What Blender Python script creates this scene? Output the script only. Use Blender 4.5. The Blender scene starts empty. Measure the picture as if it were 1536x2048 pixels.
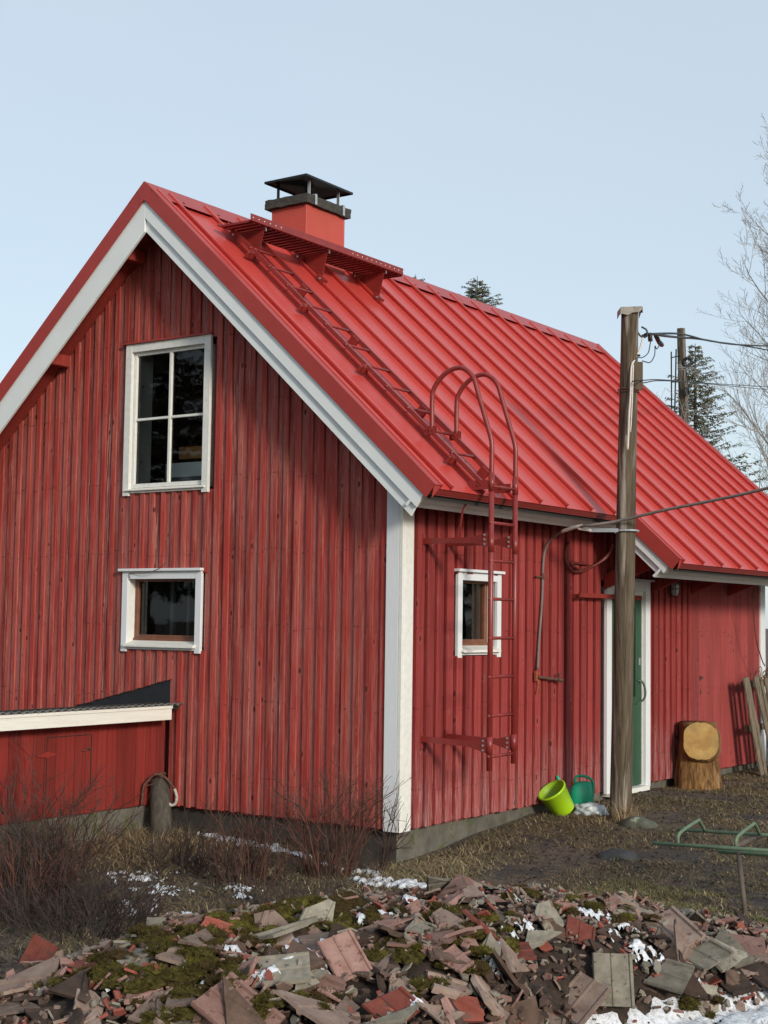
import bpy, bmesh, math, random
from mathutils import Vector, Matrix, noise
random.seed(7)
R = math.radians
sc = bpy.context.scene
COL = sc.collection

# ------------------------------------------------------------------ camera
CAM = Vector((6.27384, -9.23722, 1.57271))
cF = Vector((-0.57067571, 0.81782754, 0.07407665)); cR = Vector((0.82058834, 0.57135338, 0.01378718)); cU = Vector((0.03104841, -0.06865444, 0.99715724))
cam = bpy.data.cameras.new('camera'); cam.sensor_fit = 'VERTICAL'; cam.sensor_height = 36; cam.lens = 2931.46/2048*36
cam.clip_end = 3000; cam.clip_start = 0.05
co = bpy.data.objects.new('camera', cam); COL.objects.link(co)
co.matrix_world = Matrix(((cR.x, cU.x, -cF.x, CAM.x), (cR.y, cU.y, -cF.y, CAM.y), (cR.z, cU.z, -cF.z, CAM.z), (0, 0, 0, 1)))
sc.camera = co

# ------------------------------------------------------------------ light
S = Vector((0.73, -0.346, 0.262)).normalized()
ELEV = math.asin(S.z)
world = bpy.data.worlds.new('World'); sc.world = world; world.use_nodes = True
wn = world.node_tree; wn.nodes.clear()
sky = wn.nodes.new('ShaderNodeTexSky'); sky.sky_type = 'NISHITA'; sky.sun_disc = False
sky.sun_elevation = ELEV; sky.sun_rotation = math.atan2(S.x, S.y)
sky.air_density = 1.0; sky.dust_density = 1.0; sky.ozone_density = 1.2
b1 = wn.nodes.new('ShaderNodeBackground'); b1.inputs[1].default_value = 0.045
b2 = wn.nodes.new('ShaderNodeBackground'); b2.inputs[0].default_value = (0.565, 0.66, 0.735, 1); b2.inputs[1].default_value = 0.76
tcw = wn.nodes.new('ShaderNodeTexCoord'); mpw = wn.nodes.new('ShaderNodeMapping'); mpw.inputs['Scale'].default_value = (2.2, 2.2, 5.0); nzw = wn.nodes.new('ShaderNodeTexNoise'); nzw.inputs['Scale'].default_value = 1.4; nzw.inputs['Detail'].default_value = 4
mxw = wn.nodes.new('ShaderNodeMixRGB'); mxw.inputs[1].default_value = (0.545, 0.648, 0.730, 1); mxw.inputs[2].default_value = (0.620, 0.690, 0.745, 1)
wn.links.new(tcw.outputs['Generated'], mpw.inputs[0]); wn.links.new(mpw.outputs[0], nzw.inputs['Vector']); wn.links.new(nzw.outputs[0], mxw.inputs[0]); wn.links.new(mxw.outputs[0], b2.inputs[0])
ad = wn.nodes.new('ShaderNodeAddShader'); wo = wn.nodes.new('ShaderNodeOutputWorld')
wn.links.new(sky.outputs[0], b1.inputs[0]); wn.links.new(b1.outputs[0], ad.inputs[0]); wn.links.new(b2.outputs[0], ad.inputs[1]); wn.links.new(ad.outputs[0], wo.inputs[0])
sl = bpy.data.lights.new('sun', 'SUN'); sl.energy = 2.55; sl.angle = R(9); sl.color = (1.0, 0.92, 0.80)
so = bpy.data.objects.new('sun', sl); COL.objects.link(so); so.rotation_euler = (-S).to_track_quat('-Z', 'Y').to_euler()
sc.view_settings.view_transform = 'Standard'; sc.view_settings.look = 'None'; sc.view_settings.gamma = 1
sc.view_settings.use_curve_mapping = False; sc.view_settings.exposure = 0.15

# ------------------------------------------------------------------ object helpers
def tag(o, label=None, cat=None, group=None, kind=None):
    if label: o['label'] = label
    if cat: o['category'] = cat
    if group: o['group'] = group
    if kind: o['kind'] = kind
    return o
def empty(name, loc=(0, 0, 0), label=None, cat=None, group=None):
    o = bpy.data.objects.new(name, None); COL.objects.link(o); o.location = loc; o.empty_display_size = 0.1
    return tag(o, label, cat, group)
class MB:
    def __init__(s): s.v = []; s.f = []; s.m = []; s.c = 0
    def add(s, vs, fs, mi=None):
        n = len(s.v); s.v += [tuple(v) for v in vs]; s.f += [tuple(i+n for i in f) for f in fs]; s.m += [s.c if mi is None else mi]*len(fs)
    def box(s, a, b, mi=None):
        x0, x1 = sorted((a[0], b[0])); y0, y1 = sorted((a[1], b[1])); z0, z1 = sorted((a[2], b[2]))
        s.add([(x0,y0,z0),(x1,y0,z0),(x1,y1,z0),(x0,y1,z0),(x0,y0,z1),(x1,y0,z1),(x1,y1,z1),(x0,y1,z1)],
              [(0,3,2,1),(4,5,6,7),(0,1,5,4),(1,2,6,5),(2,3,7,6),(3,0,4,7)], mi)
    def prism(s, poly, d, mi=None):       # polygon (3-D points) swept by vector d
        n = len(poly); d = Vector(d); P = [Vector(p) for p in poly]
        s.add(P+[p+d for p in P], [tuple(range(n))[::-1], tuple(range(n, 2*n))]+[(i, (i+1) % n, n+(i+1) % n, n+i) for i in range(n)], mi)
    def beam(s, p, q, w, h, up=(0, 0, 1), mi=None):
        p = Vector(p); q = Vector(q); d = (q-p).normalized(); u = Vector(up); x = d.cross(u)
        if x.length < 1e-4: x = d.cross(Vector((1, 0, 0)))
        x.normalize(); u = x.cross(d)
        c = [x*w/2+u*h/2, -x*w/2+u*h/2, -x*w/2-u*h/2, x*w/2-u*h/2]
        s.prism([p+k for k in c], q-p, mi)
    def tube(s, pts, r, n=8, mi=None, cap=True):
        P = [Vector(p) for p in pts]; m = len(P)
        rr = r if isinstance(r, (list, tuple)) else [r]*m
        T = [(P[min(i+1, m-1)]-P[max(i-1, 0)]).normalized() for i in range(m)]
        a = T[0].orthogonal().normalized(); vs = []
        for i in range(m):
            a = a-T[i]*a.dot(T[i])
            if a.length < 1e-5: a = T[i].orthogonal()
            a.normalize(); b = T[i].cross(a)
            for k in range(n):
                t = 2*math.pi*k/n; vs.append(P[i]+(a*math.cos(t)+b*math.sin(t))*rr[i])
        fs = [(i*n+k, i*n+(k+1) % n, (i+1)*n+(k+1) % n, (i+1)*n+k) for i in range(m-1) for k in range(n)]
        if cap: fs += [tuple(range(n))[::-1], tuple(range((m-1)*n, m*n))]
        s.add(vs, fs, mi)
    def build(s, name, mats, parent=None, smooth=False, bevel=0, label=None):
        me = bpy.data.meshes.new(name); me.from_pydata(s.v, [], s.f); me.update()
        if not isinstance(mats, (list, tuple)): mats = [mats]
        for m in mats: me.materials.append(m)
        if len(mats) > 1: me.polygons.foreach_set('material_index', s.m)
        if smooth: me.polygons.foreach_set('use_smooth', [True]*len(me.polygons)); 
        o = bpy.data.objects.new(name, me); COL.objects.link(o)
        if parent is not None:
            o.parent = parent
            if parent.type == 'EMPTY' or parent.location.length > 0: o.matrix_parent_inverse = parent_inv(parent)
        if bevel:
            bv = o.modifiers.new('bevel', 'BEVEL'); bv.width = bevel; bv.segments = 1; bv.limit_method = 'ANGLE'; bv.angle_limit = R(40)
        if label: o['label'] = label
        return o
def parent_inv(p):
    return Matrix.Translation(p.location).inverted() if p.parent is None else Matrix.Identity(4)
def curve_pts(pts, n=6):                  # Catmull-Rom through points
    P = [Vector(p) for p in pts]; P = [P[0]*2-P[1]]+P+[P[-1]*2-P[-2]]; out = []
    for i in range(1, len(P)-2):
        for k in range(n):
            t = k/n; a, b, c, d = P[i-1:i+3]
            out.append(0.5*((2*b)+(c-a)*t+(2*a-5*b+4*c-d)*t*t+(3*b-a-3*c+d)*t**3))
    return out+[P[-2]]

# ------------------------------------------------------------------ materials
def mat(name):
    m = bpy.data.materials.new(name); m.use_nodes = True; nt = m.node_tree; nt.nodes.clear()
    o = nt.nodes.new('ShaderNodeOutputMaterial'); p = nt.nodes.new('ShaderNodeBsdfPrincipled'); nt.links.new(p.outputs[0], o.inputs[0])
    return m, nt, p
def N(nt, t, **k):
    n = nt.nodes.new('ShaderNode'+t)
    for a, v in k.items(): setattr(n, a, v)
    return n
def coords(nt, scale=(1, 1, 1), rnd=0.0, src='Object'):
    tc = N(nt, 'TexCoord'); mp = N(nt, 'Mapping'); mp.inputs['Scale'].default_value = scale
    if rnd:
        oi = N(nt, 'ObjectInfo'); mu = N(nt, 'Math', operation='MULTIPLY'); mu.inputs[1].default_value = rnd
        nt.links.new(oi.outputs['Random'], mu.inputs[0]); va = N(nt, 'VectorMath', operation='ADD')
        nt.links.new(tc.outputs[src], va.inputs[0]); nt.links.new(mu.outputs[0], va.inputs[1]); nt.links.new(va.outputs[0], mp.inputs[0])
    else: nt.links.new(tc.outputs[src], mp.inputs[0])
    return mp.outputs[0]
def nz(nt, vec, scale, detail=4, rough=.55, dist=0):
    n = N(nt, 'TexNoise'); n.inputs['Scale'].default_value = scale; n.inputs['Detail'].default_value = detail; n.inputs['Roughness'].default_value = rough; n.inputs['Distortion'].default_value = dist
    nt.links.new(vec, n.inputs['Vector']); return n.outputs[0]
def ramp(nt, fac, stops):
    r = N(nt, 'ValToRGB'); e = r.color_ramp.elements
    while len(e) < len(stops): e.new(0.5)
    for k, (p, c) in enumerate(stops): e[k].position = p; e[k].color = (c, c, c, 1) if isinstance(c, (int, float)) else (*c, 1)
    nt.links.new(fac, r.inputs[0]); return r.outputs[0]
def mix(nt, fac, a, b, mode='MIX'):
    m = N(nt, 'MixRGB', blend_type=mode)
    for i, v in ((0, fac), (1, a), (2, b)):
        if isinstance(v, (int, float)): m.inputs[i].default_value = v if i == 0 else (v, v, v, 1)
        elif isinstance(v, tuple): m.inputs[i].default_value = (*v, 1)
        else: nt.links.new(v, m.inputs[i])
    return m.outputs[0]
def math_(nt, op, a, b=0.0, clamp=False):
    m = N(nt, 'Math', operation=op); m.use_clamp = clamp
    for i, v in ((0, a), (1, b)):
        if isinstance(v, (int, float)): m.inputs[i].default_value = v
        else: nt.links.new(v, m.inputs[i])
    return m.outputs[0]
def bump(nt, p, h, strength=.3, dist=.01):
    b = N(nt, 'Bump'); b.inputs['Strength'].default_value = strength; b.inputs['Distance'].default_value = dist
    nt.links.new(h, b.inputs['Height']); nt.links.new(b.outputs[0], p.inputs['Normal'])
def rndval(nt):
    oi = N(nt, 'ObjectInfo'); return oi.outputs['Random']

def red_wood(name, dark, main, worn, wornc=(0.33, 0.19, 0.18), bottom=None, knots=True, grey=0):
    m, nt, p = mat(name)
    v = coords(nt, (30, 30, 1.1), 40)
    g = nz(nt, v, 1.6, 6, .62, .6)
    vv = coords(nt, (1, 1, .35), 40)
    blot = nz(nt, vv, 5, 4, .6)
    c = mix(nt, ramp(nt, g, [(.34, 0), (.62, 1)]), dark, main)
    c = mix(nt, math_(nt, 'MULTIPLY', ramp(nt, blot, [(.3, 0), (.75, 1)]), .45), c, tuple(x*.62 for x in main))
    # per-board tone
    c2 = N(nt, 'HueSaturation'); nt.links.new(c, c2.inputs['Color'])
    nt.links.new(math_(nt, 'ADD', math_(nt, 'MULTIPLY', rndval(nt), .42), .79), c2.inputs['Value'])
    c = c2.outputs[0]
    if grey:
        gm = math_(nt, 'FRACT', math_(nt, 'MULTIPLY', rndval(nt), 17.3)); gm = ramp(nt, gm, [(.25, 0), (.95, grey)])
        gm = math_(nt, 'MULTIPLY', gm, ramp(nt, nz(nt, coords(nt, (4, 4, .6), 29), 1.5, 5, .7), [(.30, .15), (.62, 1)]))
        c = mix(nt, gm, c, mix(nt, ramp(nt, g, [(.34, 0), (.62, 1)]), (.11, .036, .033), (.25, .10, .092)))
    # cathedral grain, worn pale where the paint has gone
    wv = N(nt, 'TexWave', wave_type='RINGS', rings_direction='SPHERICAL'); wv.inputs['Scale'].default_value = 2.2; wv.inputs['Distortion'].default_value = 5; wv.inputs['Detail'].default_value = 3; wv.inputs['Detail Scale'].default_value = 1.2
    nt.links.new(coords(nt, (26, 26, 1.6), 23), wv.inputs['Vector'])
    wm = nz(nt, coords(nt, (9, 9, .8), 17), 1.3, 5, .7)
    w = math_(nt, 'MULTIPLY', ramp(nt, wv.outputs[0], [(.55, 0), (.8, 1)]), ramp(nt, wm, [(1-worn-.02, 0), (1-worn+.16, 1)]))
    w2 = ramp(nt, nz(nt, coords(nt, (55, 55, 1.3), 31), 1.5, 4, .6), [(.60, 0), (.72, 1)])
    w = math_(nt, 'MAXIMUM', w, math_(nt, 'MULTIPLY', w2, worn*.8))
    if bottom:
        tc = N(nt, 'TexCoord'); sp = N(nt, 'SeparateXYZ'); nt.links.new(tc.outputs['Object'], sp.inputs[0])
        e = math_(nt, 'ADD', sp.outputs[2], math_(nt, 'MULTIPLY', nz(nt, coords(nt, (12, 12, 1), 9), 1.5, 4), -.9))
        mr = N(nt, 'MapRange'); mr.inputs[1].default_value = -.42; mr.inputs[2].default_value = .22; mr.inputs[3].default_value = 1; mr.inputs[4].default_value = 0
        nt.links.new(e, mr.inputs[0])
        st = ramp(nt, nz(nt, coords(nt, (60, 60, 2.5), 31), 1.5, 5, .7), [(.46, 0), (.6, 1)])
        w = math_(nt, 'MAXIMUM', w, math_(nt, 'MULTIPLY', math_(nt, 'MULTIPLY', mr.outputs[0], st), bottom))
    c = mix(nt, math_(nt, 'MULTIPLY', w, .8), c, wornc)
    if knots:
        vo = N(nt, 'TexVoronoi'); vo.inputs['Scale'].default_value = 1; nt.links.new(coords(nt, (10, 10, 5.2), 11), vo.inputs['Vector'])
        sc_ = N(nt, 'SeparateXYZ'); nt.links.new(vo.outputs['Color'], sc_.inputs[0]); keep = math_(nt, 'GREATER_THAN', sc_.outputs[0], .66)
        k = math_(nt, 'MULTIPLY', keep, ramp(nt, vo.outputs['Distance'], [(.09, 1), (.15, 0)]))
        ring = math_(nt, 'MULTIPLY', keep, ramp(nt, vo.outputs['Distance'], [(.13, 0), (.19, 1), (.22, .6), (.30, 0)]))
        c = mix(nt, math_(nt, 'MULTIPLY', ring, .13), c, wornc)
        c = mix(nt, math_(nt, 'MULTIPLY', k, .85), c, tuple(x*.28 for x in dark))
        tz = N(nt, 'TexCoord'); sz = N(nt, 'SeparateXYZ'); nt.links.new(tz.outputs['Object'], sz.inputs[0])
        fz = math_(nt, 'ABSOLUTE', math_(nt, 'SUBTRACT', math_(nt, 'FRACT', math_(nt, 'ADD', math_(nt, 'MULTIPLY', sz.outputs[2], 1.62), math_(nt, 'MULTIPLY', rndval(nt), .10))), .5))
        nl = math_(nt, 'MULTIPLY', math_(nt, 'LESS_THAN', fz, .010), ramp(nt, nz(nt, coords(nt, (75, 75, 3), 3), 1.5, 1), [(.56, 0), (.60, 1)]))
        c = mix(nt, math_(nt, 'MULTIPLY', nl, .8), c, (.05, .012, .01))
        # short drying checks
        ck = ramp(nt, nz(nt, coords(nt, (110, 110, 2.6), 37), 1.4, 3, .6), [(.66, 0), (.70, 1)])
        c = mix(nt, math_(nt, 'MULTIPLY', ck, .35), c, tuple(x*.35 for x in dark))
    nt.links.new(c, p.inputs['Base Color']); p.inputs['Roughness'].default_value = .78
    p.inputs['Specular IOR Level'].default_value = .3
    bump(nt, p, g, .7, .005)
    return m
RW_G = red_wood('weathered_red_board', (.22, .024, .019), (.315, .041, .035), .60, (.50, .25, .21), grey=.42)
RW_B = red_wood('red_batten_wood', (.26, .027, .019), (.375, .047, .037), .53, (.52, .25, .20), grey=.20)
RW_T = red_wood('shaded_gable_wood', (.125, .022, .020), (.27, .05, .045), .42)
RW_L = red_wood('red_wood', (.20, .024, .021), (.315, .045, .042), .36, (.42, .25, .24), bottom=.95)
RW_S = red_wood('smooth_red_wood', (.24, .028, .020), (.35, .046, .033), .24, knots=False)
RW_SH = red_wood('shed_red_wood', (.155, .016, .012), (.235, .026, .020), .24, knots=False)
RW_P = red_wood('red_plank_wood', (.22, .034, .033), (.33, .060, .056), .2)

def plain(name, col, rough=.5, metal=0, var=.15, scale=8, bumpv=.1, worn=None, spec=.5, scl=(1, 1, 1)):
    m, nt, p = mat(name)
    v = coords(nt, scl, 13); n = nz(nt, v, scale, 5, .6)
    c = mix(nt, ramp(nt, n, [(.3, 0), (.7, 1)]), tuple(x*(1-var) for x in col), tuple(min(1, x*(1+var)) for x in col))
    if worn: 
        n2 = nz(nt, v, scale*worn[2] if len(worn) > 2 else scale*2.3, 7, .7); c = mix(nt, ramp(nt, n2, [(worn[1], 0), (worn[1]+.06, 1)]), c, worn[0])
    nt.links.new(c, p.inputs['Base Color']); p.inputs['Roughness'].default_value = rough; p.inputs['Metallic'].default_value = metal
    p.inputs['Specular IOR Level'].default_value = spec
    if bumpv: bump(nt, p, n, bumpv, .01)
    return m
def roof_metal():
    m, nt, p = mat('red_roof_metal')
    v = coords(nt, (1, 1, 1), 5)
    fine = nz(nt, v, 260, 2, .7); big = nz(nt, v, 1.1, 3)
    c = mix(nt, ramp(nt, fine, [(.35, 0), (.65, 1)]), (.43, .038, .029), (.56, .061, .047))
    c = mix(nt, math_(nt, 'MULTIPLY', ramp(nt, big, [(.35, 0), (.7, 1)]), .22), c, (.36, .055, .055))
    stx = ramp(nt, nz(nt, coords(nt, (.8, 9, .8), 5), 1.5, 5, .65), [(.52, 0), (.75, .16)]); c = mix(nt, stx, c, (.50, .19, .17))
    nt.links.new(c, p.inputs['Base Color']); p.inputs['Roughness'].default_value = .37; p.inputs['Specular IOR Level'].default_value = .6
    b = math_(nt, 'ADD', math_(nt, 'MULTIPLY', fine, .12), big)
    b = math_(nt, 'ADD', b, math_(nt, 'MULTIPLY', nz(nt, coords(nt, (1.2, 3.2, 1.2), 5), 1.0, 2), .8)); bump(nt, p, b, .14, .02); return m
ROOF = roof_metal()
ROOFD = plain('red_flashing_metal', (.34, .040, .033), .42, 0, .08, 3, .05)
CHRED = plain('red_chimney_sheet', (.45, .065, .042), .5, 0, .07, 4, .05)
LRED = plain('dark_red_steel', (.215, .025, .021), .38, 0, .15, 9, .03)
WHT = plain('white_paint', (.70, .72, .74), .5, 0, .04, 6, .1, ((.35, .33, .30), .72, 3), .4, (14, 14, 1.2))
WHW = plain('weathered_white_paint', (.70, .70, .66), .6, 0, .07, 7, .3, ((.30, .27, .22), .63, 3), .4, (3, 3, 3))
WHH = plain('weathered_white_board', (.74, .72, .66), .6, 0, .06, 3, .4, ((.42, .36, .30), .66, 4), .4, (14, 1.2, 14))
WHM = plain('white_verge_sheet', (.72, .75, .75), .45, 0, .04, 3, .04)
BROWN = plain('brown_window_wood', (.17, .065, .035), .5, 0, .25, 12, .2)
BROWND = plain('dark_brown_wood', (.075, .032, .02), .6, 0, .25, 12, .2)
GREEN = plain('green_door_paint', (.020, .070, .035), .5, 0, .12, 6, .1)
GREEND = plain('dark_green_door_panel', (.008, .030, .018), .35, 0, .12, 6, .05)
BLACK = plain('black_sheet', (.012, .013, .013), .45, 0, .3, 8, .05)
HOOD = plain('black_hood_steel', (.010, .011, .012), .3, .2, .3, 5, .05)
FELT = plain('black_felt', (.012, .014, .018), .7, 0, .25, 9, .1)
SLAB = plain('rough_concrete_cap', (.045, .042, .036), .9, 0, .4, 25, .9)
GALV = plain('galvanised_steel', (.52, .53, .53), .35, .7, .15, 30, .05)
CONC = plain('old_concrete', (.115, .105, .085), .92, 0, .35, 6, .6, ((.07, .085, .03), .55, 1.2))
CONCD = plain('shaded_concrete', (.050, .042, .034), .92, 0, .4, 6, .7)  # darker concrete for the gable side, its shade put into the colour
CABLE = plain('grey_cable', (.16, .13, .12), .6, 0, .15, 20, .05)
BCABLE = plain('black_cable', (.015, .015, .016), .6, 0, .15, 20, 0)
WCABLE = plain('white_cable', (.62, .58, .54), .6, 0, .08, 20, 0)
RCABLE = plain('painted_cable', (.14, .028, .022), .5, 0, .15, 20, 0)
RUST = plain('rusty_iron', (.10, .045, .03), .8, 0, .5, 30, .3)
DARKIN = plain('dark_interior', (.018, .016, .014), .9, 0, .2, 3, 0)
ORANGEW = plain('new_timber', (.38, .17, .045), .7, 0, .2, 5, .1, None, .3, (1, 1, 8))
CURT = plain('grey_curtain', (.10, .10, .11), .9, 0, .2, 12, .1)
LIME = plain('lime_plastic', (.36, .62, .012), .35, 0, .05, 4, .02, ((.10, .09, .02), .70, 3), .5)
LIMED = plain('lime_plastic_inside', (.26, .44, .02), .5, 0, .2, 6, .02, ((.12, .09, .03), .6, 2))
CAN = plain('green_plastic', (.008, .30, .17), .4, 0, .06, 4, .02)
BAG = plain('white_plastic_bag', (.55, .60, .62), .35, 0, .15, 8, .3, ((.03, .25, .13), .66, .6))
STONE = plain('lichen_stone', (.085, .09, .065), .9, 0, .35, 7, .8, ((.30, .32, .24), .56, 1.0))
STONED = plain('dark_stone', (.04, .042, .046), .85, 0, .35, 9, .7)
TUBE = plain('faded_green_steel', (.115, .17, .105), .6, 0, .2, 20, .2, ((.09, .06, .04), .62, 2))
TUBER = plain('rusty_leg_steel', (.10, .075, .06), .7, 0, .35, 14, .3)
REDP = plain('red_oxide_paint', (.22, .03, .02), .7, 0, .25, 14, .3)
CLOTH = plain('white_hose_wrap', (.4, .38, .34), .8, 0, .3, 40, .3)
TWIG = plain('brown_twig', (.050, .026, .019), .85, 0, .35, 20, .1)
TWIGD = plain('dark_twig', (.028, .020, .018), .85, 0, .35, 20, .1)
TWIGR = plain('reddish_twig', (.090, .032, .020), .85, 0, .3, 20, .1)
BARK = plain('grey_bark', (.30, .285, .27), .9, 0, .3, 9, .5)
BARKD = plain('dark_bark', (.07, .05, .04), .9, 0, .3, 9, .5)
SPR = [plain('spruce_needles', (.10, .115, .062), .8, 0, .4, 2, 0, None, .2), plain('dry_spruce_needles', (.19, .155, .085), .8, 0, .35, 3, 0, None, .2), plain('pale_spruce_needles', (.145, .165, .105), .8, 0, .3, 3, 0, None, .2)]  # needle tones lightened, distance haze is mixed into the colours
STRAW = [plain('pale_straw', (.48, .38, .22), .8, 0, .25, 20, 0, None, .2), plain('brown_straw', (.27, .19, .11), .8, 0, .25, 20, 0, None, .2), plain('green_grass', (.14, .155, .045), .8, 0, .3, 20, 0, None, .2), plain('dead_grass', (.135, .097, .058), .8, 0, .3, 20, 0, None, .2)]
LEAF = [plain('dead_leaf', (.055, .034, .022), .85, 0, .4, 20, 0), plain('black_leaf', (.018, .014, .013), .85, 0, .4, 20, 0), plain('tan_leaf', (.16, .10, .06), .85, 0, .3, 20, 0)]
MOSS = [plain('moss', (.056, .046, .012), .95, 0, .7, 30, 0, None, .1), plain('bright_moss', (.088, .076, .016), .95, 0, .6, 30, 0, None, .1), plain('brown_moss', (.045, .030, .012), .95, 0, .4, 14, 0, None, .1)]

def weather_wood(name, a, b, pale, sc_=(22, 22, 1), thr=.6, hi=.74):
    m, nt, p = mat(name); v = coords(nt, sc_, 7); g = nz(nt, v, 1.5, 6, .65, .5)
    c = mix(nt, ramp(nt, g, [(.3, 0), (.68, 1)]), a, b)
    n2 = nz(nt, coords(nt, (sc_[0]*.35, sc_[1]*.35, sc_[2]*.5), 7), 1.4, 5, .6)
    c = mix(nt, ramp(nt, n2, [(thr, 0), (hi, .85)]), c, pale)
    nt.links.new(c, p.inputs['Base Color']); p.inputs['Roughness'].default_value = .85; p.inputs['Specular IOR Level'].default_value = .25
    bump(nt, p, g, .8, .01); return m
POLE = weather_wood('weathered_pole_wood', (.028, .019, .012), (.155, .120, .082), (.36, .32, .27), (22, 22, .6), .55, .66)
POST = weather_wood('dark_post_wood', (.035, .030, .024), (.105, .092, .075), (.17, .16, .14), (20, 20, 1.5))
PALLET = weather_wood('grey_board_wood', (.06, .05, .037), (.25, .20, .14), (.44, .35, .23), (30, 30, 1.5))
BARKY = weather_wood('stump_bark', (.030, .015, .008), (.30, .155, .055), (.38, .30, .20), (24, 24, 3.2))
def cutwood():
    m, nt, p = mat('cut_wood'); v = coords(nt)
    n = nz(nt, v, 9, 5, .6, .5); wv = N(nt, 'TexWave', wave_type='RINGS', rings_direction='Y'); wv.inputs['Scale'].default_value = 14; wv.inputs['Distortion'].default_value = 6; wv.inputs['Detail'].default_value = 3
    nt.links.new(v, wv.inputs['Vector'])
    c = mix(nt, ramp(nt, n, [(.35, 0), (.65, 1)]), (.36, .20, .055), (.50, .33, .11))
    c = mix(nt, math_(nt, 'MULTIPLY', wv.outputs[0], .3), c, (.28, .16, .06))
    c = mix(nt, ramp(nt, nz(nt, v, 5, 4, .6), [(.50, 0), (.78, .6)]), c, (.17, .12, .06))
    nt.links.new(c, p.inputs['Base Color']); p.inputs['Roughness'].default_value = .8; bump(nt, p, n, .5, .01); return m
CUT = cutwood()
def tile_mat(name, a, b, patch, thr):
    m, nt, p = mat(name); v = coords(nt, (1, 1, 1), 9)
    n = nz(nt, v, 9, 6, .65); sp = nz(nt, v, 70, 3, .7)
    c = mix(nt, ramp(nt, n, [(.32, 0), (.66, 1)]), a, b)
    c = mix(nt, ramp(nt, nz(nt, v, 14, 6, .7), [(thr, 0), (thr+.05, .9)]), c, patch)
    c = mix(nt, ramp(nt, sp, [(.62, 0), (.7, .5)]), c, tuple(x*.35 for x in a))
    h = N(nt, 'HueSaturation'); nt.links.new(c, h.inputs['Color']); nt.links.new(math_(nt, 'ADD', math_(nt, 'MULTIPLY', rndval(nt), .72), .48), h.inputs['Value'])
    nt.links.new(h.outputs[0], p.inputs['Base Color']); p.inputs['Roughness'].default_value = .88; p.inputs['Specular IOR Level'].default_value = .25
    bump(nt, p, math_(nt, 'ADD', n, math_(nt, 'MULTIPLY', sp, .3)), .6, .006); return m
T_GREY = tile_mat('grey_cement_tile', (.17, .15, .12), (.30, .27, .215), (.09, .075, .06), .6)
T_TAN = tile_mat('tan_cement_tile', (.19, .13, .105), (.30, .22, .18), (.10, .06, .045), .58)
T_PINK = tile_mat('pink_worn_tile', (.22, .115, .095), (.31, .19, .16), (.12, .06, .045), .58)
T_RED = tile_mat('red_painted_tile', (.22, .055, .038), (.33, .095, .07), (.16, .09, .07), .57)
T_BROWN = tile_mat('dirty_brown_tile', (.045, .030, .024), (.12, .075, .055), (.21, .14, .11), .62)
TM = [T_GREY, T_TAN, T_PINK, T_RED, T_BROWN]

def soil():
    m, nt, p = mat('soil_ground'); v = coords(nt)
    n1 = nz(nt, v, 1.1, 5, .6); n2 = nz(nt, v, 14, 6, .7); n3 = nz(nt, v, 60, 4, .7)
    c = mix(nt, ramp(nt, n2, [(.32, 0), (.66, 1)]), (.030, .020, .015), (.135, .098, .070))
    c = mix(nt, ramp(nt, n1, [(.48, 0), (.66, .55)]), c, (.085, .080, .035))
    c = mix(nt, ramp(nt, n3, [(.52, 0), (.62, .8)]), c, (.24, .18, .115))
    c = mix(nt, ramp(nt, nz(nt, v, 2.4, 4), [(.52, 0), (.60, .75)]), c, (.040, .035, .034))
    nt.links.new(c, p.inputs['Base Color']); p.inputs['Roughness'].default_value = .82
    bump(nt, p, math_(nt, 'ADD', n2, math_(nt, 'MULTIPLY', n3, .5)), 1.0, .04); return m
SOIL = soil()
def snowm():
    m, nt, p = mat('old_snow'); v = coords(nt); n = nz(nt, v, 35, 4, .7)
    c = mix(nt, ramp(nt, n, [(.30, 0), (.55, 1)]), (.34, .34, .34), (.70, .72, .76))
    c = mix(nt, ramp(nt, nz(nt, v, 110, 3, .7), [(.66, 0), (.72, .8)]), c, (.12, .10, .08))
    nt.links.new(c, p.inputs['Base Color']); p.inputs['Roughness'].default_value = .7
    bump(nt, p, n, .6, .02); return m
SNOW = snowm()
def glassm():
    m = bpy.data.materials.new('window_glass'); m.use_nodes = True; nt = m.node_tree; nt.nodes.clear()
    o = N(nt, 'OutputMaterial'); t = N(nt, 'BsdfTransparent'); t.inputs[0].default_value = (.86, .9, .88, 1); g = N(nt, 'BsdfGlossy'); g.inputs['Roughness'].default_value = .02
    f = N(nt, 'Fresnel'); f.inputs[0].default_value = 1.5; mx = N(nt, 'MixShader')
    bu = N(nt, 'Bump'); bu.inputs['Strength'].default_value = .06; bu.inputs['Distance'].default_value = .02
    nt.links.new(nz(nt, coords(nt), 3, 2), bu.inputs['Height']); nt.links.new(bu.outputs[0], g.inputs['Normal'])
    nt.links.new(f.outputs[0], mx.inputs[0]); nt.links.new(t.outputs[0], mx.inputs[1]); nt.links.new(g.outputs[0], mx.inputs[2]); nt.links.new(mx.outputs[0], o.inputs[0])
    return m
GLASS = glassm()

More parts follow.
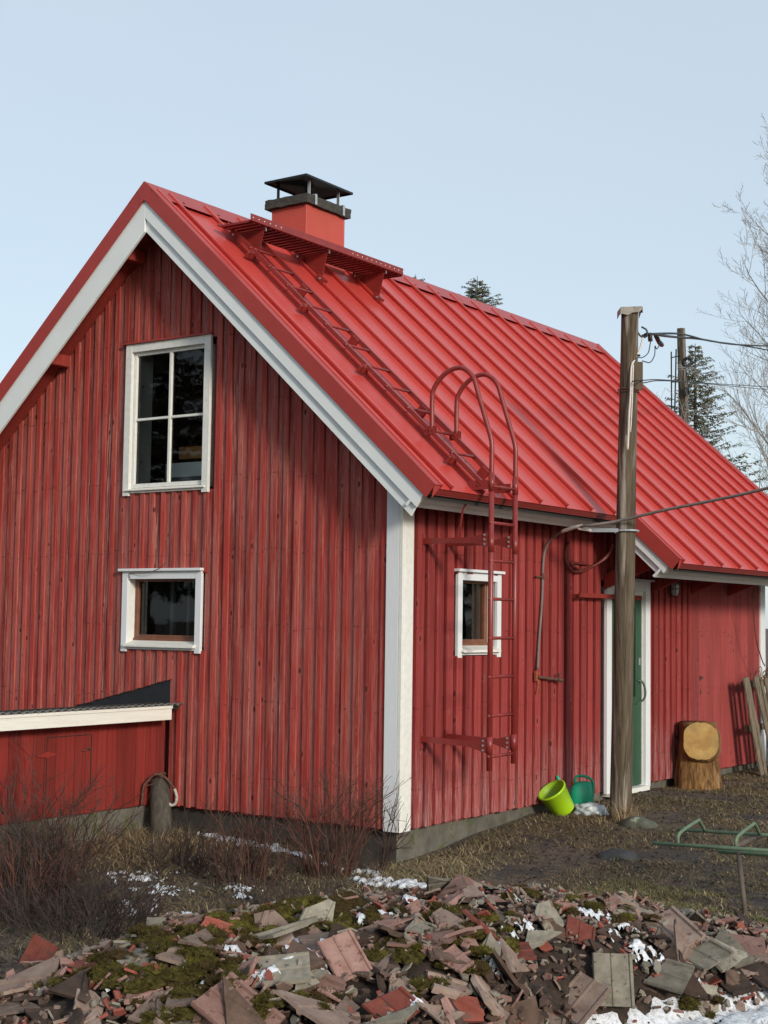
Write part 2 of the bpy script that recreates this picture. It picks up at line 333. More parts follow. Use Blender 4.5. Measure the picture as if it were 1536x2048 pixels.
# ------------------------------------------------------------------ ground
def smooth(t): t = max(0, min(1, t)); return t*t*(3-2*t)
def g0(x, y):
    z = -0.08-0.17*smooth((2.6-y)/2.8)-0.17*smooth((-0.1-y)/3.0)
    if x < 0: z += .05*smooth(-x/2.5)*smooth((y+2.5)/2.5)
    if y > 8: z -= 0
    return z
def gz(x, y):
    return g0(x, y)+.022*noise.noise(Vector((x*1.3, y*1.3, 0)))+.012*noise.noise(Vector((x*5, y*5, 3)))
Fh = Vector((cF.x, cF.y)).normalized(); Rh = Vector((Fh.y, -Fh.x))
def uv2xy(u, D): return CAM.x+Fh.x*D+Rh.x*u, CAM.y+Fh.y*D+Rh.y*u
def xy2uv(x, y): d = Vector((x-CAM.x, y-CAM.y)); return d.dot(Rh), d.dot(Fh)
def heap(x, y):                                  # height of the rubble above the ground
    u, D = xy2uv(x, y); Dc = 7.35+.33*u
    r2 = ((u-(.05 if u > 0 else .0))/(2.55 if u > 0 else 2.32))**2+((D-Dc)/(1.62 if D > Dc else 1.62-1.0*smooth((u-.15)/.9)))**2
    if r2 >= 1: return 0
    h = .56*(1-r2)**.85
    h *= 1-.25*smooth((u-.6)/1.6)
    h += (.07*noise.noise(Vector((x*2.2, y*2.2, 5)))+.035*noise.noise(Vector((x*6, y*6, 9))))*min(1, (1-r2)*3)
    return max(0, h)
def top(x, y): return gz(x, y)+heap(x, y)

def grid(name, x0, x1, y0, y1, st, f, m, **kw):
    nx = int((x1-x0)/st)+1; ny = int((y1-y0)/st)+1; mb = MB()
    mb.v = [(x0+i*st, y0+j*st, f(x0+i*st, y0+j*st)) for j in range(ny) for i in range(nx)]
    mb.f = [(j*nx+i, j*nx+i+1, (j+1)*nx+i+1, (j+1)*nx+i) for j in range(ny-1) for i in range(nx-1)]; mb.m = [0]*len(mb.f)
    return mb.build(name, m, smooth=True, **kw)
# one ground sheet: fine patch in the middle, skirts out to the horizon
def ground():
    xs = [-900, -200, -60, -20, -10]+[-6+.12*i for i in range(101)]+[8, 12, 25, 60, 200, 900]
    ys = [-900, -200, -60, -25, -14]+[-9.5+.12*i for i in range(159)]+[12, 20, 40, 80, 200, 900]
    mb = MB(); nx = len(xs)
    mb.v = [(x, y, gz(x, y) if -10 < x < 8 and -12 < y < 12 else g0(x, y)-.02) for y in ys for x in xs]
    mb.f = [(j*nx+i, j*nx+i+1, (j+1)*nx+i+1, (j+1)*nx+i) for j in range(len(ys)-1) for i in range(nx-1)]; mb.m = [0]*len(mb.f)
    tag(mb.build('ground', SOIL, smooth=True), kind='structure')
ground()

# ================================================================== THE HOUSE
W = 2.461; T = .9119; ZR = 5.249; OV = .346; LR = 8.19; L = 7.60; HW = 2*W
house = empty('wooden_house', (-W, L/2, -.1), 'red wooden house with white trim, red metal roof and green door', 'house')
def rz(x): return ZR-T*abs(x+W)                 # top of roof
SOF = .171                                       # vertical drop to the soffit
def cut_intervals(z0, z1, holes):
    seg = [(z0, z1)]
    for a, b in holes:
        seg = [s for q in seg for s in ((q[0], min(q[1], a)), (max(q[0], b), q[1])) if s[1]-s[0] > .02]
    return seg
# openings: gable (x0,x1,z0,z1), long wall (y0,y1,z0,z1)
GO = [(-2.945, -1.97, 2.66, 3.955), (-2.92, -2.015, 1.30, 1.955)]
LO = [(.785, 1.44, 1.30, 1.96), (3.45, 4.39, .0, 1.985)]
# sheathing (dark wall behind the boards)
def wall_gable():
    mb = MB(); xs = sorted({-HW, -W, 0}|{v for o in GO for v in o[:2]})
    for a, b in zip(xs, xs[1:]):
        mid = (a+b)/2; hs = [(o[2], o[3]) for o in GO if o[0] < mid < o[1]]
        for s0, s1 in cut_intervals(-.02, 9, hs):
            if s1 > 8:
                p = [(a, .045, s0), (b, .045, s0), (b, .045, rz(b)-SOF-.01), (a, .045, rz(a)-SOF-.01)]
            else: p = [(a, .045, s0), (b, .045, s0), (b, .045, s1), (a, .045, s1)]
            mb.prism(p, (0, .08, 0))
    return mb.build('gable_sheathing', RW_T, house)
wall_gable()
def wall_long():
    mb = MB(); ys = sorted({.125, L}|{v for o in LO for v in o[:2]})
    for a, b in zip(ys, ys[1:]):
        mid = (a+b)/2; hs = [(o[2], o[3]) for o in LO if o[0] < mid < o[1]]
        for s0, s1 in cut_intervals(-.02, 2.82, hs): mb.box((-.125, a, s0), (-.045, b, s1))
    return mb.build('side_sheathing', RW_L, house)
wall_long()
mb = MB(); mb.box((-HW+.05, L-.1, -.02), (-.13, L, 2.8)); mb.prism([(-HW, L, 2.8), (0, L, 2.8), (-W, L, ZR-SOF-.02)], (0, -.1, 0)); mb.box((-HW, .13, -.02), (-HW+.08, L-.11, 2.8))
mb.build('rear_wall', RW_L, house)
# ---- gable cladding: boards behind, battens in front
def zig(a): return random.uniform(-a, a)
x = -.155; sp = .1225
rows = []
while x > -HW+.1: rows.append(x); x -= sp
for i, x in enumerate(rows):
    w = sp
    a, b = x-w, x-.004
    mid = (a+b)/2
    for kind in ('wall_board', 'batten'):
        if kind == 'batten': a, b = x-.030+zig(.006), x+.025+zig(.005); mid = (a+b)/2; yf, yb = -.015+zig(.003), .0
        else: yf, yb = .0+zig(.0015)+.0015, .042
        hs = [(o[2], o[3]) for o in GO if o[0]-.02 < b and a < o[1]+.02]
        zb = .0+zig(.006)
        if mid < -2.32:                          # boards cut above the lean-to
            zb = 1.062+(mid+2.318)*.2408+zig(.004)
        for s0, s1 in cut_intervals(zb, 9, hs):
            mb = MB()
            if s1 > 8:
                ta, tb = rz(a)-SOF-.006, rz(b)-SOF-.006
                if ta < s0+.05 or tb < s0+.05: continue
                ys_ = (yf, yb)
                dz_ = (b-a)*.12 if mid < -2.32 and s0 == zb else 0; mb.prism([(a, yf, s0-dz_), (b, yf, s0+dz_), (b, yf, tb)]+([(-W, yf, ZR-SOF-.006)] if a < -W < b else [])+[(a, yf, ta)], (0, yb-yf, 0))
            elif mid < -2.32 and s0 == zb: mb.prism([(a, yf, s0-(b-a)*.12), (b, yf, s0+(b-a)*.12), (b, yf, s1), (a, yf, s1)], (0, yb-yf, 0))
            else: mb.box((a, yf, s0), (b, yb, s1))
            mb.build(kind, RW_G if kind == 'wall_board' else RW_B, house, bevel=.0022)
# ---- long wall cladding
y = .13; sp = .1445
while y < L-.05:
    plank = y > 5.42
    ww = sp if not plank else .205
    for kind in ('wall_board', 'batten'):
        if plank and kind == 'batten': continue
        if kind == 'batten': a, b = y+.048+zig(.005), y+sp-.002+zig(.003); xf, xb = .027+zig(.004), .0
        elif plank: a, b = y, min(y+ww-.004, L-.12); xf, xb = .012+zig(.002), -.04
        else: a, b = y+.002, y+sp-.002; xf, xb = zig(.0015)-.0015, -.042
        if b-a < .03: continue
        hs = [(o[2], o[3]) for o in LO if o[0]-.01 < b and a < o[1]+.01]
        ztop = 2.79 if kind == 'wall_board' else 2.77
        for s0, s1 in cut_intervals(zig(.006), ztop, hs):
            mb = MB(); mb.box((xf, a, s0), (xb, b, s1)); mb.build(kind, RW_P if plank else RW_L, house, bevel=.0025)
    y += ww
# ---- corner boards
mb = MB(); mb.box((-.125, -.030, -.012), (-.006, -.004, rz(0)-SOF-.05)); mb.build('corner_board', WHT, house, bevel=.003)
mb = MB(); mb.box((-.005, -.031, -.012), (.030, -.0, rz(0)-SOF-.08)); mb.box((.0045, .0005, -.012), (.030, .122, rz(0)-SOF-.10)); mb.build('corner_board', WHW, house, bevel=.003)
mb = MB(); mb.box((-.005, L-.125, -.012), (.034, L+.03, 2.78)); mb.build('corner_board', WHT, house, bevel=.003)
# ---- foundation
mb = MB(); 
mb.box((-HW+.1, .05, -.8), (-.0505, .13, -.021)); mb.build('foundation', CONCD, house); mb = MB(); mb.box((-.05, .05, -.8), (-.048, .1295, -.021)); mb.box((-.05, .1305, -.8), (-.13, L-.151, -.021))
mb.box((-HW+.1, L-.15, -.8), (-.05, L-.05, -.021)); mb.build('foundation', CONC, house)
# ---- floor and dark rooms behind the windows
mb = MB(); mb.box((-HW+.12, .14, .02), (-.14, L-.12, .06)); mb.build('floor', DARKIN, house)
mb = MB(); mb.box((-HW+.12, .14, 2.30), (-.14, L-.12, 2.36)); mb.build('upper_floor', DARKIN, house)
mb = MB(); mb.box((-3.5, 2.2, 2.37), (-1.3, 2.28, 4.1)); mb.build('room_partition', DARKIN, house)
mb = MB(); mb.box((-1.75, .62, 3.02), (-2.9, .72, 3.13)); mb.build('ceiling_beam', ORANGEW, house)
mb = MB(); mb.box((-2.2, .5, 2.84), (-2.95, .6, 2.97)); mb.build('stored_board', WHT, house)
mb = MB(); mb.box((-2.45, .45, 2.4), (-2.95, .62, 2.835)); mb.build('stored_box', CURT, house)
mb = MB(); mb.box((-3.6, 1.2, .07), (-1.2, 1.26, 2.25)); mb.box((-1.3, .2, .07), (-1.25, 3.2, 2.25)); mb.build('room_partition', DARKIN, house)
mb = MB(); mb.box((-2.70, .34, 1.2), (-2.66, .37, 2.0)); mb.box((-2.5, .34, 1.2), (-2.475, .36, 2.0)); mb.build('curtain_edge', CURT, house)

# ---- windows. M maps (along, outward, up) to world
MG = lambda a, d, z: (a, -d, z)
ML = lambda a, d, z: (d, a, z)
def window(M, a0, a1, z0, z1, style, label):
    def bx(mb, p, q, mi=None): mb.box(M(*p), M(*q), mi)
    c = .072 if style == 'big' else .066; f = .031
    mb = MB()
    bx(mb, (a0, .0015, z0-.0), (a0+c, f, z1)); bx(mb, (a1-c, .0015, z0-.0), (a1, f, z1))
    bx(mb, (a0+c+.001, .0015, z1-c), (a1-c-.001, f-.002, z1)); bx(mb, (a0+c+.001, .0015, z0+.022), (a1-c-.001, f-.003, z0+.06))
    t = mb.build('window', WHW if style == 'big' else WHT, house, bevel=.002, label=label)
    i0, i1, b0, b1 = a0+c-.012, a1-c+.012, z0+.062, z1-c+.012
    r = MB()                                     # reveal lining
    dp = -.10 if style != 'big' else -.035
    bx(r, (i0-.012, -.001, b0), (i0+.006, dp, b1)); bx(r, (i1-.006, -.001, b0), (i1+.012, dp, b1)); bx(r, (i0+.0065, -.001, b1-.006), (i1-.0065, dp, b1+.012)); bx(r, (i0+.0065, -.001, b0-.012), (i1-.0065, dp, b0+.004))
    r.build('reveal', WHW, t)
    if style == 'big':
        s = MB(); w = .034; d0, d1 = -.008, -.04; A0, A1, B0, B1 = i0+.007, i1-.007, b0+.006, b1-.008
        bx(s, (A0, d0, B0), (A0+w, d1, B1)); bx(s, (A1-w*.8, d0, B0), (A1, d1, B1)); bx(s, (A0+w+.0005, d0, B1-w), (A1-w*.8-.0005, d1, B1)); bx(s, (A0+w+.0005, d0+.004, B0), (A1-w*.8-.0005, d1, B0+w*1.1))
        s.build('sash', WHW, t, bevel=.003)
        G0, G1, H0, H1 = A0+w, A1-w*.8, B0+w*1.1, B1-w
        mc = (G0+G1)/2; mz = (H0+H1)/2
        q = MB(); bx(q, (mc-.015, d0-.002, H0), (mc+.015, d1+.004, H1)); q.build('mullion', WHW, t, bevel=.003)
        for e0, e1 in ((G0, mc-.0155), (mc+.0155, G1)):
            q = MB(); bx(q, (e0, d0-.004, mz-.011), (e1, d1+.006, mz+.011)); q.build('glazing_bar', WHW, t, bevel=.003)
            for k0, k1 in ((H0, mz-.011), (mz+.011, H1)):
                g = MB(); g.add([M(e0-.003, -.030, k0-.003), M(e1+.003, -.030, k0-.003), M(e1+.003, -.030, k1+.003), M(e0-.003, -.030, k1+.003)], [(0, 1, 2, 3)]); g.build('pane', GLASS, t)
        # inner casement visible behind the glass
        q = MB(); bx(q, (i0-.004, -.042, b0), (i0+.012, -.24, b1)); bx(q, (i1-.012, -.042, b0), (i1+.004, -.24, b1)); bx(q, (i0+.0125, -.042, b0-.004), (i1-.0125, -.24, b0+.01)); q.build('inner_lining', WHW, t)
        q = MB(); q.tube([M(i0+.014, -.10, 3.62), M(i0+.035, -.10, 3.62), M(i0+.036, -.10, 3.60)], .003, 6); q.tube([M(i0+.014, -.10, 2.95), M(i0+.035, -.10, 2.95), M(i0+.036, -.10, 2.93)], .003, 6); q.build('window_hook', RUST, t)
        q = MB(); q.prism([M(a0+.03, .0, z0+.062), M(a0+.03, .05, z0+.052), M(a0+.03, .05, z0+.040), M(a0+.03, .0, z0+.046)], Vector(M(a1-a0-.06, 0, 0))-Vector(M(0, 0, 0))); q.build('window_sill', WHH, t, bevel=.002)
        q = MB(); bx(q, (a0-.035, .001, z1+.001), (a1+.01, .052, z1+.014)); q.build('head_flashing', ROOFD, t)
    else:
        w = .04; d0, d1 = -.07, -.12; A0, A1, B0, B1 = i0+.007, i1-.007, b0+.005, b1-.007
        s = MB(); bx(s, (A0, d0, B0), (A0+w, d1, B1)); bx(s, (A1-w, d0, B0), (A1, d1, B1)); bx(s, (A0+w+.0005, d0, B1-w*.6), (A1-w-.0005, d1, B1)); bx(s, (A0+w+.0005, d0, B0), (A1-w-.0005, d1, B0+w*2.0)); bx(s, (A0+.001, d0+.015, B0), (A1-.001, d0+.001, B0+.052))
        s.build('sash', BROWN, t, bevel=.003)
        g = MB(); g.add([M(A0+w, -.095, B0+w*1.9), M(A1-w, -.095, B0+w*1.9), M(A1-w, -.095, B1-w*.5), M(A0+w, -.095, B1-w*.5)], [(0, 1, 2, 3)]); g.build('pane', GLASS, t)
        s = MB(); bx(s, (A0, -.122, B0), (A0+w*1.3, -.19, B1)); bx(s, (A1-w*1.3, -.122, B0), (A1, -.19, B1)); s.build('inner_lining', BROWND, t)
        q = MB(); q.prism([M(a0+.05, -.06, z0+.098), M(a0+.05, .062, z0+.062), M(a0+.05, .062, z0+.042), M(a0+.05, -.06, z0+.07)], Vector(M(a1-a0-.10, 0, 0))-Vector(M(0, 0, 0))); q.build('window_sill', WHH, t, bevel=.002)
        q = MB(); bx(q, (a0-.03, .001, z1+.001), (a1+.012, .060, z1+.024)); q.build('window_head', WHT, t, bevel=.002)
    return t
window(MG, -2.957, -1.961, 2.633, 3.974, 'big', 'white four-pane window high in the gable')
window(MG, -2.929, -2.007, 1.278, 1.971, 'low', 'small single-pane window low in the gable')
window(ML, .770, 1.4536, 1.284, 1.976, 'low', 'narrow window on the long wall behind the ladder')
# small wire over the lower gable window
mb = MB(); mb.tube(curve_pts([(-2.83, -.036, 1.915), (-2.84, -.04, 1.945), (-2.80, -.04, 1.957), (-2.62, -.064, 1.955), (-2.48, -.066, 1.985), (-2.42, -.064, 2.02), (-2.40, -.03, 2.05)]), .003, 5); mb.build('loose_wire', RUST, house)

# ---- door
mb = MB()
for a, b in ((3.434, 3.535), (4.300, 4.406)): mb.box((.001, a, -.03), (.036, b, 2.0))
mb.box((.001, 3.536, 1.90), (.034, 4.299, 2.0)); mb.box((.001, 3.40, 2.001), (.07, 4.44, 2.02))
mb.build('door_frame', WHT, house, bevel=.002)
mb = MB(); mb.box((-.06, 3.50, -.03), (.0, 3.544, 1.93)); mb.box((-.06, 4.29, -.03), (.0, 4.315, 1.93)); mb.box((-.06, 3.545, 1.86), (.0, 4.289, 1.93)); mb.build('door_lining', WHW, house)
mb = MB(); mb.box((-.11, 3.5, -.06), (.06, 4.34, -.015)); mb.build('door_step', WHW, house)
door = MB(); door.box((-.05, 3.548, -.01), (-.031, 4.286, 1.855), ); door = door.build('door', GREEND, house)
for a, b, z0, z1 in ((3.549, 3.69, -.005, 1.85), (4.16, 4.285, -.005, 1.85), (3.691, 4.159, 1.74, 1.85), (3.691, 4.159, .78, .86)):
    mb = MB(); mb.box((-.03, a, z0), (-.008, b, z1)); mb.build('door_rail', GREEN, door, bevel=.002)
k = 3.692
while k < 4.12:
    mb = MB(); mb.box((-.03, k, -.005), (-.012, k+.072, .779)); mb.build('door_board', GREEN, door, bevel=.003); k += .0795
mb = MB(); mb.box((-.030, 3.72, .87), (-.0275, 4.14, 1.73)); mb.build('door_pane', plain('door_glass', (.01, .02, .015), .08, 0, .1, 3, 0), door)
mb = MB(); mb.tube(curve_pts([(-.006, 4.205, 1.02), (.03, 4.235, 1.0), (.05, 4.25, .93), (.045, 4.24, .84), (-.006, 4.17, .79)], 4), .011, 7); mb.build('handle', GREEN, door)
mb = MB(); mb.box((-.0078, 4.22, 1.17), (-.002, 4.25, 1.24)); mb.build('lock_plate', GALV, door)
# red bar in front of the door
mb = MB(); mb.box((.09, 2.727, 1.812), (.115, 4.03, 1.852)); mb.box((.023, 2.74, 1.80), (.089, 2.775, 1.84)); mb.build('awning_rail', RW_S, house)
# latch and hinge on the plank part
mb = MB(); mb.box((.014, 5.70, .985), (.026, 5.74, 1.03)); mb.box((.014, 5.71, .83), (.02, 5.735, .88)); mb.tube([(.027, 5.70, 1.01), (.04, 5.76, 1.008)], .006, 6); mb.build('latch', RUST, house)
mb = MB(); mb.box((.013, 5.44, 1.93), (.022, 6.25, 1.945)); mb.build('hatch_lip', RW_P, house)

# ---- soffit, rafters, purlins, bargeboards, fascias
def slope_pt(x, off, y): return (x, y, rz(x)-off)
XE = .51                                        # eave x of the main roof
XP = .965                                       # eave x of the porch roof
YP = 3.0
YB = 8.19
# soffit boards under both slopes (front overhang + side)
for sgn in (1, -1):
    xe = .30 if sgn == 1 else -HW-.30
    mb = MB(); P = [(-W, -OV+.03, ZR-SOF), (xe, -OV+.03, rz(xe)-SOF), (xe, YB, rz(xe)-SOF), (-W, YB, ZR-SOF)]
    if sgn == -1: P = P[::-1]
    mb.prism(P, (0, 0, .05)); mb.build('soffit', RW_S, house)
mb = MB(); mb.prism([(.31, YP+.03, rz(.31)-SOF), (.80, YP+.03, rz(.80)-SOF), (.80, YB, rz(.80)-SOF), (.31, YB, rz(.31)-SOF)], (0, 0, .05)); mb.build('porch_soffit', RW_S, house)
for px_, pz_ in ((-3.72, 3.83), (-2.80, 4.74), (-1.20, 3.83), (-2.12, 4.74)):
    mb = MB(); s = 1 if px_ < -W else -1
    zt = rz(px_)-SOF
    mb.prism([(px_-.055*s, -OV+.035, zt-.09), (px_+.05*s, -OV+.035, zt-.09), (px_+.05*s, -OV+.035, zt+.02), (px_-.055*s, -OV+.035, zt-.04)], (0, OV-.065, 0)); mb.build('purlin', RW_S, house, bevel=.006)
# bargeboards
def barge(x0, x1, y, o0, o1, th, m, name='bargeboard', cutx=None):
    mb = MB(); mb.prism([(x0, y, rz(x0)-o0), (x1, y, rz(x1)-o0), ((cutx if cutx is not None else x1), y, rz(cutx if cutx is not None else x1)-o1), (x0, y, rz(x0)-o1)], (0, th, 0)); return mb.build(name, m, house, bevel=.002)
barge(-W+.0005, .431, -OV, .103, .276, .024, WHM, cutx=.352)
barge(-W+.0005, .350, -OV+.024, .240, .394, .024, WHM, cutx=.292)
barge(-W-.0005, -HW-.431, -OV, .103, .394, .026, WHM, cutx=-HW-.292)
# porch bargeboard
barge(.30, .884, YP, .083, .229, .024, WHM, cutx=.80)
barge(.22, .797, YP+.024, .209, .309, .024, WHM, cutx=.735)
# eave fascias: two boards square to the slope
def fascia(A, B, C, y0, y1):
    A, B, C = [Vector((p[0], 0, p[1])) for p in (A, B, C)]
    n = Vector((-.738, 0, .674))
    for P, Q, o in ((A, B, 0), (B+(A-B)*.15, C, .034)):
        mb = MB(); q = [P+n*o, Q+n*o, Q+n*(o+.022), P+n*(o+.022)]
        mb.prism([(v.x, y0, v.z) for v in q], (0, y1-y0, 0)); mb.build('fascia_board', WHM, house, bevel=.002)
fascia((.431, 2.509), (.354, 2.446), (.293, 2.393), -OV+.001, 3.35)
fascia((.884, 2.112), (.799, 2.036), (.735, 1.975), YP+.001, YB)
# porch side cheek closing the step between the two eaves
mb = MB(); mb.prism([(.05, YP+.05, rz(.05)-SOF), (.80, YP+.05, rz(.80)-SOF), (.05, YP+.05, rz(.05)-SOF-.16)], (0, .02, 0)); mb.build('porch_cheek', RW_S, house)
# knee braces under the porch
for yb_ in (3.37, 4.46, 5.43, 6.47):
    mb = MB(); mb.prism([(.026, yb_, 1.90), (.026, yb_, 2.03), (.56, yb_, rz(.56)-SOF-.001), (.69, yb_, rz(.69)-SOF-.001), (.66, yb_, rz(.69)-SOF-.05)], (0, .045, 0)); mb.build('knee_brace', RW_S, house, bevel=.003)

# ---- roof: panels with standing seams
def slope_frame(sgn):                            # slope direction down and normal
    d = Vector((sgn, 0, -T)).normalized(); n = Vector((sgn*T, 0, 1)).normalized(); return d, n
def panel(y0, y1, sgn, xe):
    d, n = slope_frame(sgn); rx = -W+sgn*.05
    P0 = Vector((rx, 0, rz(rx))); ln = (abs(xe+W)-.05)/d.x*sgn
    prof = [(y0, -.0005), (y0, .026), (y0-.009, .026), (y0-.009, .042), (y0+.014, .042), (y0+.016, .004), (y0+.026, .0), (y1-.014, 0), (y1-.008, .004), (y1-.001, .004)]
    mb = MB(); n_ = len(prof); rows_ = 2
    vs = []
    for k in range(2):
        for (yy, h) in prof:
            q = P0+d*(ln*k)+n*(h); vs.append((q.x, yy, q.z))
    for k in range(2):
        for (yy, h) in prof:
            q = P0+d*(ln*k)+n*(min(h, 0)-.0035); vs.append((q.x, yy, q.z))
    fs = []
    for i in range(n_-1):
        f1 = (i, i+1, n_+i+1, n_+i); fs.append(f1 if sgn < 0 else f1[::-1]); a = 2*n_; f2 = (a+i, a+n_+i, a+n_+i+1, a+i+1); fs.append(f2 if sgn < 0 else f2[::-1])
        fs.append((n_+i, n_+i+1, a+n_+i+1, a+n_+i))
    mb.add(vs, fs); return mb.build('roof_panel', ROOF, house)
SEAM0 = -.1295; SP = .4535
ye = SEAM0
edges = [-OV+.07]+[SEAM0+SP*i for i in range(0, 19) if SEAM0+SP*i < YB-.06]+[YB-.02]
for a, b in zip(edges, edges[1:]):
    xe = XE if a < YP-.1 else XP
    if a < YP < b and a >= YP-.1: pass
    panel(a, b, 1, xe); panel(a, b, -1, -HW-XE)
# roof deck
for sgn in (1, -1):
    xe = .45 if sgn == 1 else -HW-.45
    mb = MB(); P = [(-W, -OV+.026, ZR-.012), (xe, -OV+.026, rz(xe)-.012), (xe, YB-.03, rz(xe)-.012), (-W, YB-.03, ZR-.012)]
    mb.prism(P, (0, 0, -.12)); mb.build('roof_deck', DARKIN, house)
mb = MB(); mb.prism([(.451, YP+.026, rz(.451)-.012), (.90, YP+.026, rz(.90)-.012), (.90, YB-.03, rz(.90)-.012), (.451, YB-.03, rz(.451)-.012)], (0, 0, -.12)); mb.build('porch_roof_deck', DARKIN, house)
# verge flashings
def verge(x0, x1, yf, yb, sgn, name='verge_flashing', up=.034):
    d, n = slope_frame(sgn); mb = MB()
    for (ya, yb_, h0, h1) in ((yf, yf+.012, -.092, up), (yf+.0125, yb, up-.006, up), (yb-.006, yb+.0, .002, up-.0065)):
        A = Vector((x0, 0, rz(x0))); B = Vector((x1, 0, rz(x1)))
        q = [A+n*h0, B+n*h0, B+n*h1, A+n*h1]
        mb.prism([(v.x, ya, v.z) for v in q], (0, yb_-ya, 0))
    return mb.build(name, ROOFD, house, bevel=.0015)
verge(-W+.0, XE-.0, -OV-.018, -OV+.085, 1); verge(-W-.0, -HW-XE, -OV-.018, -OV+.085, -1)
verge(-W, XP, YB-.06, YB+.02, 1); verge(-W, -HW-XE, YB-.06, YB+.02, -1)
verge(.47, XP-.01, YP-.02, YP+.085, 1)
# drip edges; the darker red stands in for shade on the down-turned face
for (xa, xe, y0, y1) in ((.49, XE, -OV-.004, 3.05), (.94, XP, YP+.01, YB)):
    mb = MB(); mb.prism([(xe-.004, y0, rz(xe)-.006), (xe-.004, y1, rz(xe)-.006), (xe-.030, y1, rz(xe)-.040), (xe-.030, y0, rz(xe)-.040)], (-.004, 0, -.002))
    mb.prism([(xe-.034, y0, rz(xe)-.042), (xe-.034, y1, rz(xe)-.042), (xe-.085, y1, rz(xe)-.018), (xe-.085, y0, rz(xe)-.018)], (0, 0, -.004)); mb.build('drip_edge', LRED, house)
# ridge cap with screws
for y0, y1 in ((-OV-.022, 4.55), (4.56, YB+.03)):
    mb = MB()
    for sgn in (1, -1):
        d, n = slope_frame(sgn); A = Vector((-W, 0, ZR))+Vector((0, 0, .040)); B = A+d*.245
        mb.prism([(A.x, y0, A.z), (B.x, y0, B.z), (B.x-n.x*.003, y0, B.z-n.z*.003), (A.x, y0, A.z-.004)], (0, y1-y0, 0))
        C_ = B-n*.003; D_ = C_-n*.014
    cap = mb.build('ridge_cap', ROOFD, house)
    mb = MB(); yy = y0+.35; d, n = slope_frame(1)
    while yy < y1-.1:
        q = Vector((-W, yy, ZR+.040))+d*.19; mb.tube([q-n*.002, q+n*.007], .011, 8); yy += .4535
    mb.build('screw', LRED, cap)
# closure under the ridge end triangles
mb = MB(); mb.prism([(-W-.06, -OV-.0215, ZR-.155), (-W, -OV-.0215, ZR-.125), (-W+.06, -OV-.0215, ZR-.155), (-W+.075, -OV-.0215, ZR-.03), (-W, -OV-.0215, ZR+.036), (-W-.075, -OV-.0215, ZR-.03)], (0, .003, 0))
for xe_, sg in ((XE, 1), (XP-.01, 2)):
    y_ = -OV-.018 if sg == 1 else YP-.02; q = Vector((xe_, y_, rz(xe_))); mb.prism([q+Vector((-.010, 0, -.075)), q+Vector((-.004, .10, -.0)), q+Vector((.012, .10, .028)), q+Vector((.012, 0, .028))], (.003, 0, .003))
mb.build('verge_end', ROOFD, house)
mb = MB(); mb.prism([(-W-.16, YB+.022, ZR-.10), (-W+.16, YB+.022, ZR-.10), (-W, YB+.022, ZR+.050)], (0, .006, 0)); mb.build('ridge_end', ROOFD, house)

# ---- chimney
mb = MB(); mb.box((-2.52, 1.42, 4.7), (-2.10, 2.02, 5.475)); mb.box((-2.102, 2.005, 4.7), (-2.097, 2.023, 5.475)); mb.box((-2.53, 1.405, 4.9), (-2.09, 2.035, 5.06))
ch = mb.build('chimney', CHRED, house, bevel=.004)
bm = bmesh.new(); bmesh.ops.create_cube(bm, size=1)
bmesh.ops.scale(bm, vec=(.51, .70, .088), verts=bm.verts); bmesh.ops.subdivide_edges(bm, edges=bm.edges, cuts=9, use_grid_fill=True); bmesh.ops.translate(bm, vec=(-2.315, 1.725, 5.52), verts=bm.verts)
for v in bm.verts:
    nn = noise.noise_vector(v.co*14)*.007+noise.noise_vector(v.co*40)*.004; v.co += nn
    if v.co.z < 5.50: v.co.z += .008*noise.noise(v.co*20)
me = bpy.data.meshes.new('cap_slab'); bm.to_mesh(me); bm.free(); me.materials.append(SLAB); o = bpy.data.objects.new('cap_slab', me); COL.objects.link(o); o.parent = ch; 
HC = (-2.32, 1.737)
mb = MB(); hx, hy = .254, .369; zb = 5.745
for s in (0, 1):
    z_ = zb-s*.006
    vs = [(HC[0]-hx, HC[1]-hy, z_), (HC[0]+hx, HC[1]-hy, z_), (HC[0]+hx, HC[1]+hy, z_), (HC[0]-hx, HC[1]+hy, z_), (HC[0], HC[1]-.11, z_+.055), (HC[0], HC[1]+.11, z_+.035)]
    fs = [(0, 1, 4), (1, 2, 5, 4), (2, 3, 5), (3, 0, 4, 5)]; mb.add(vs, fs if s == 0 else [f[::-1] for f in fs])
P = [(-hx, -hy), (hx, -hy), (hx, hy), (-hx, hy)]
for i in range(4):
    a = P[i]; b = P[(i+1) % 4]; mb.beam((HC[0]+a[0], HC[1]+a[1], zb-.008), (HC[0]+b[0], HC[1]+b[1], zb-.008), .006, .02)
mb.build('hood', HOOD, ch)
for sx in (-.17, .17):
    for sy in (-.24, .22):
        mb = MB(); X, Y = HC[0]+sx*1.1, HC[1]+sy
        mb.beam((X, Y, 5.57), (X, Y, 5.76), .030, .007, up=(0, 1, 0)); mb.build('hood_post', GALV if sx > 0 else HOOD, ch)
for Y in (1.50, 1.94):
    mb = MB(); mb.box((-2.052, Y-.016, 5.478), (-2.046, Y+.016, 5.578)); mb.box((-2.15, Y-.016, 5.572), (-2.0525, Y+.016, 5.577)); mb.build('hood_clip', GALV, ch)

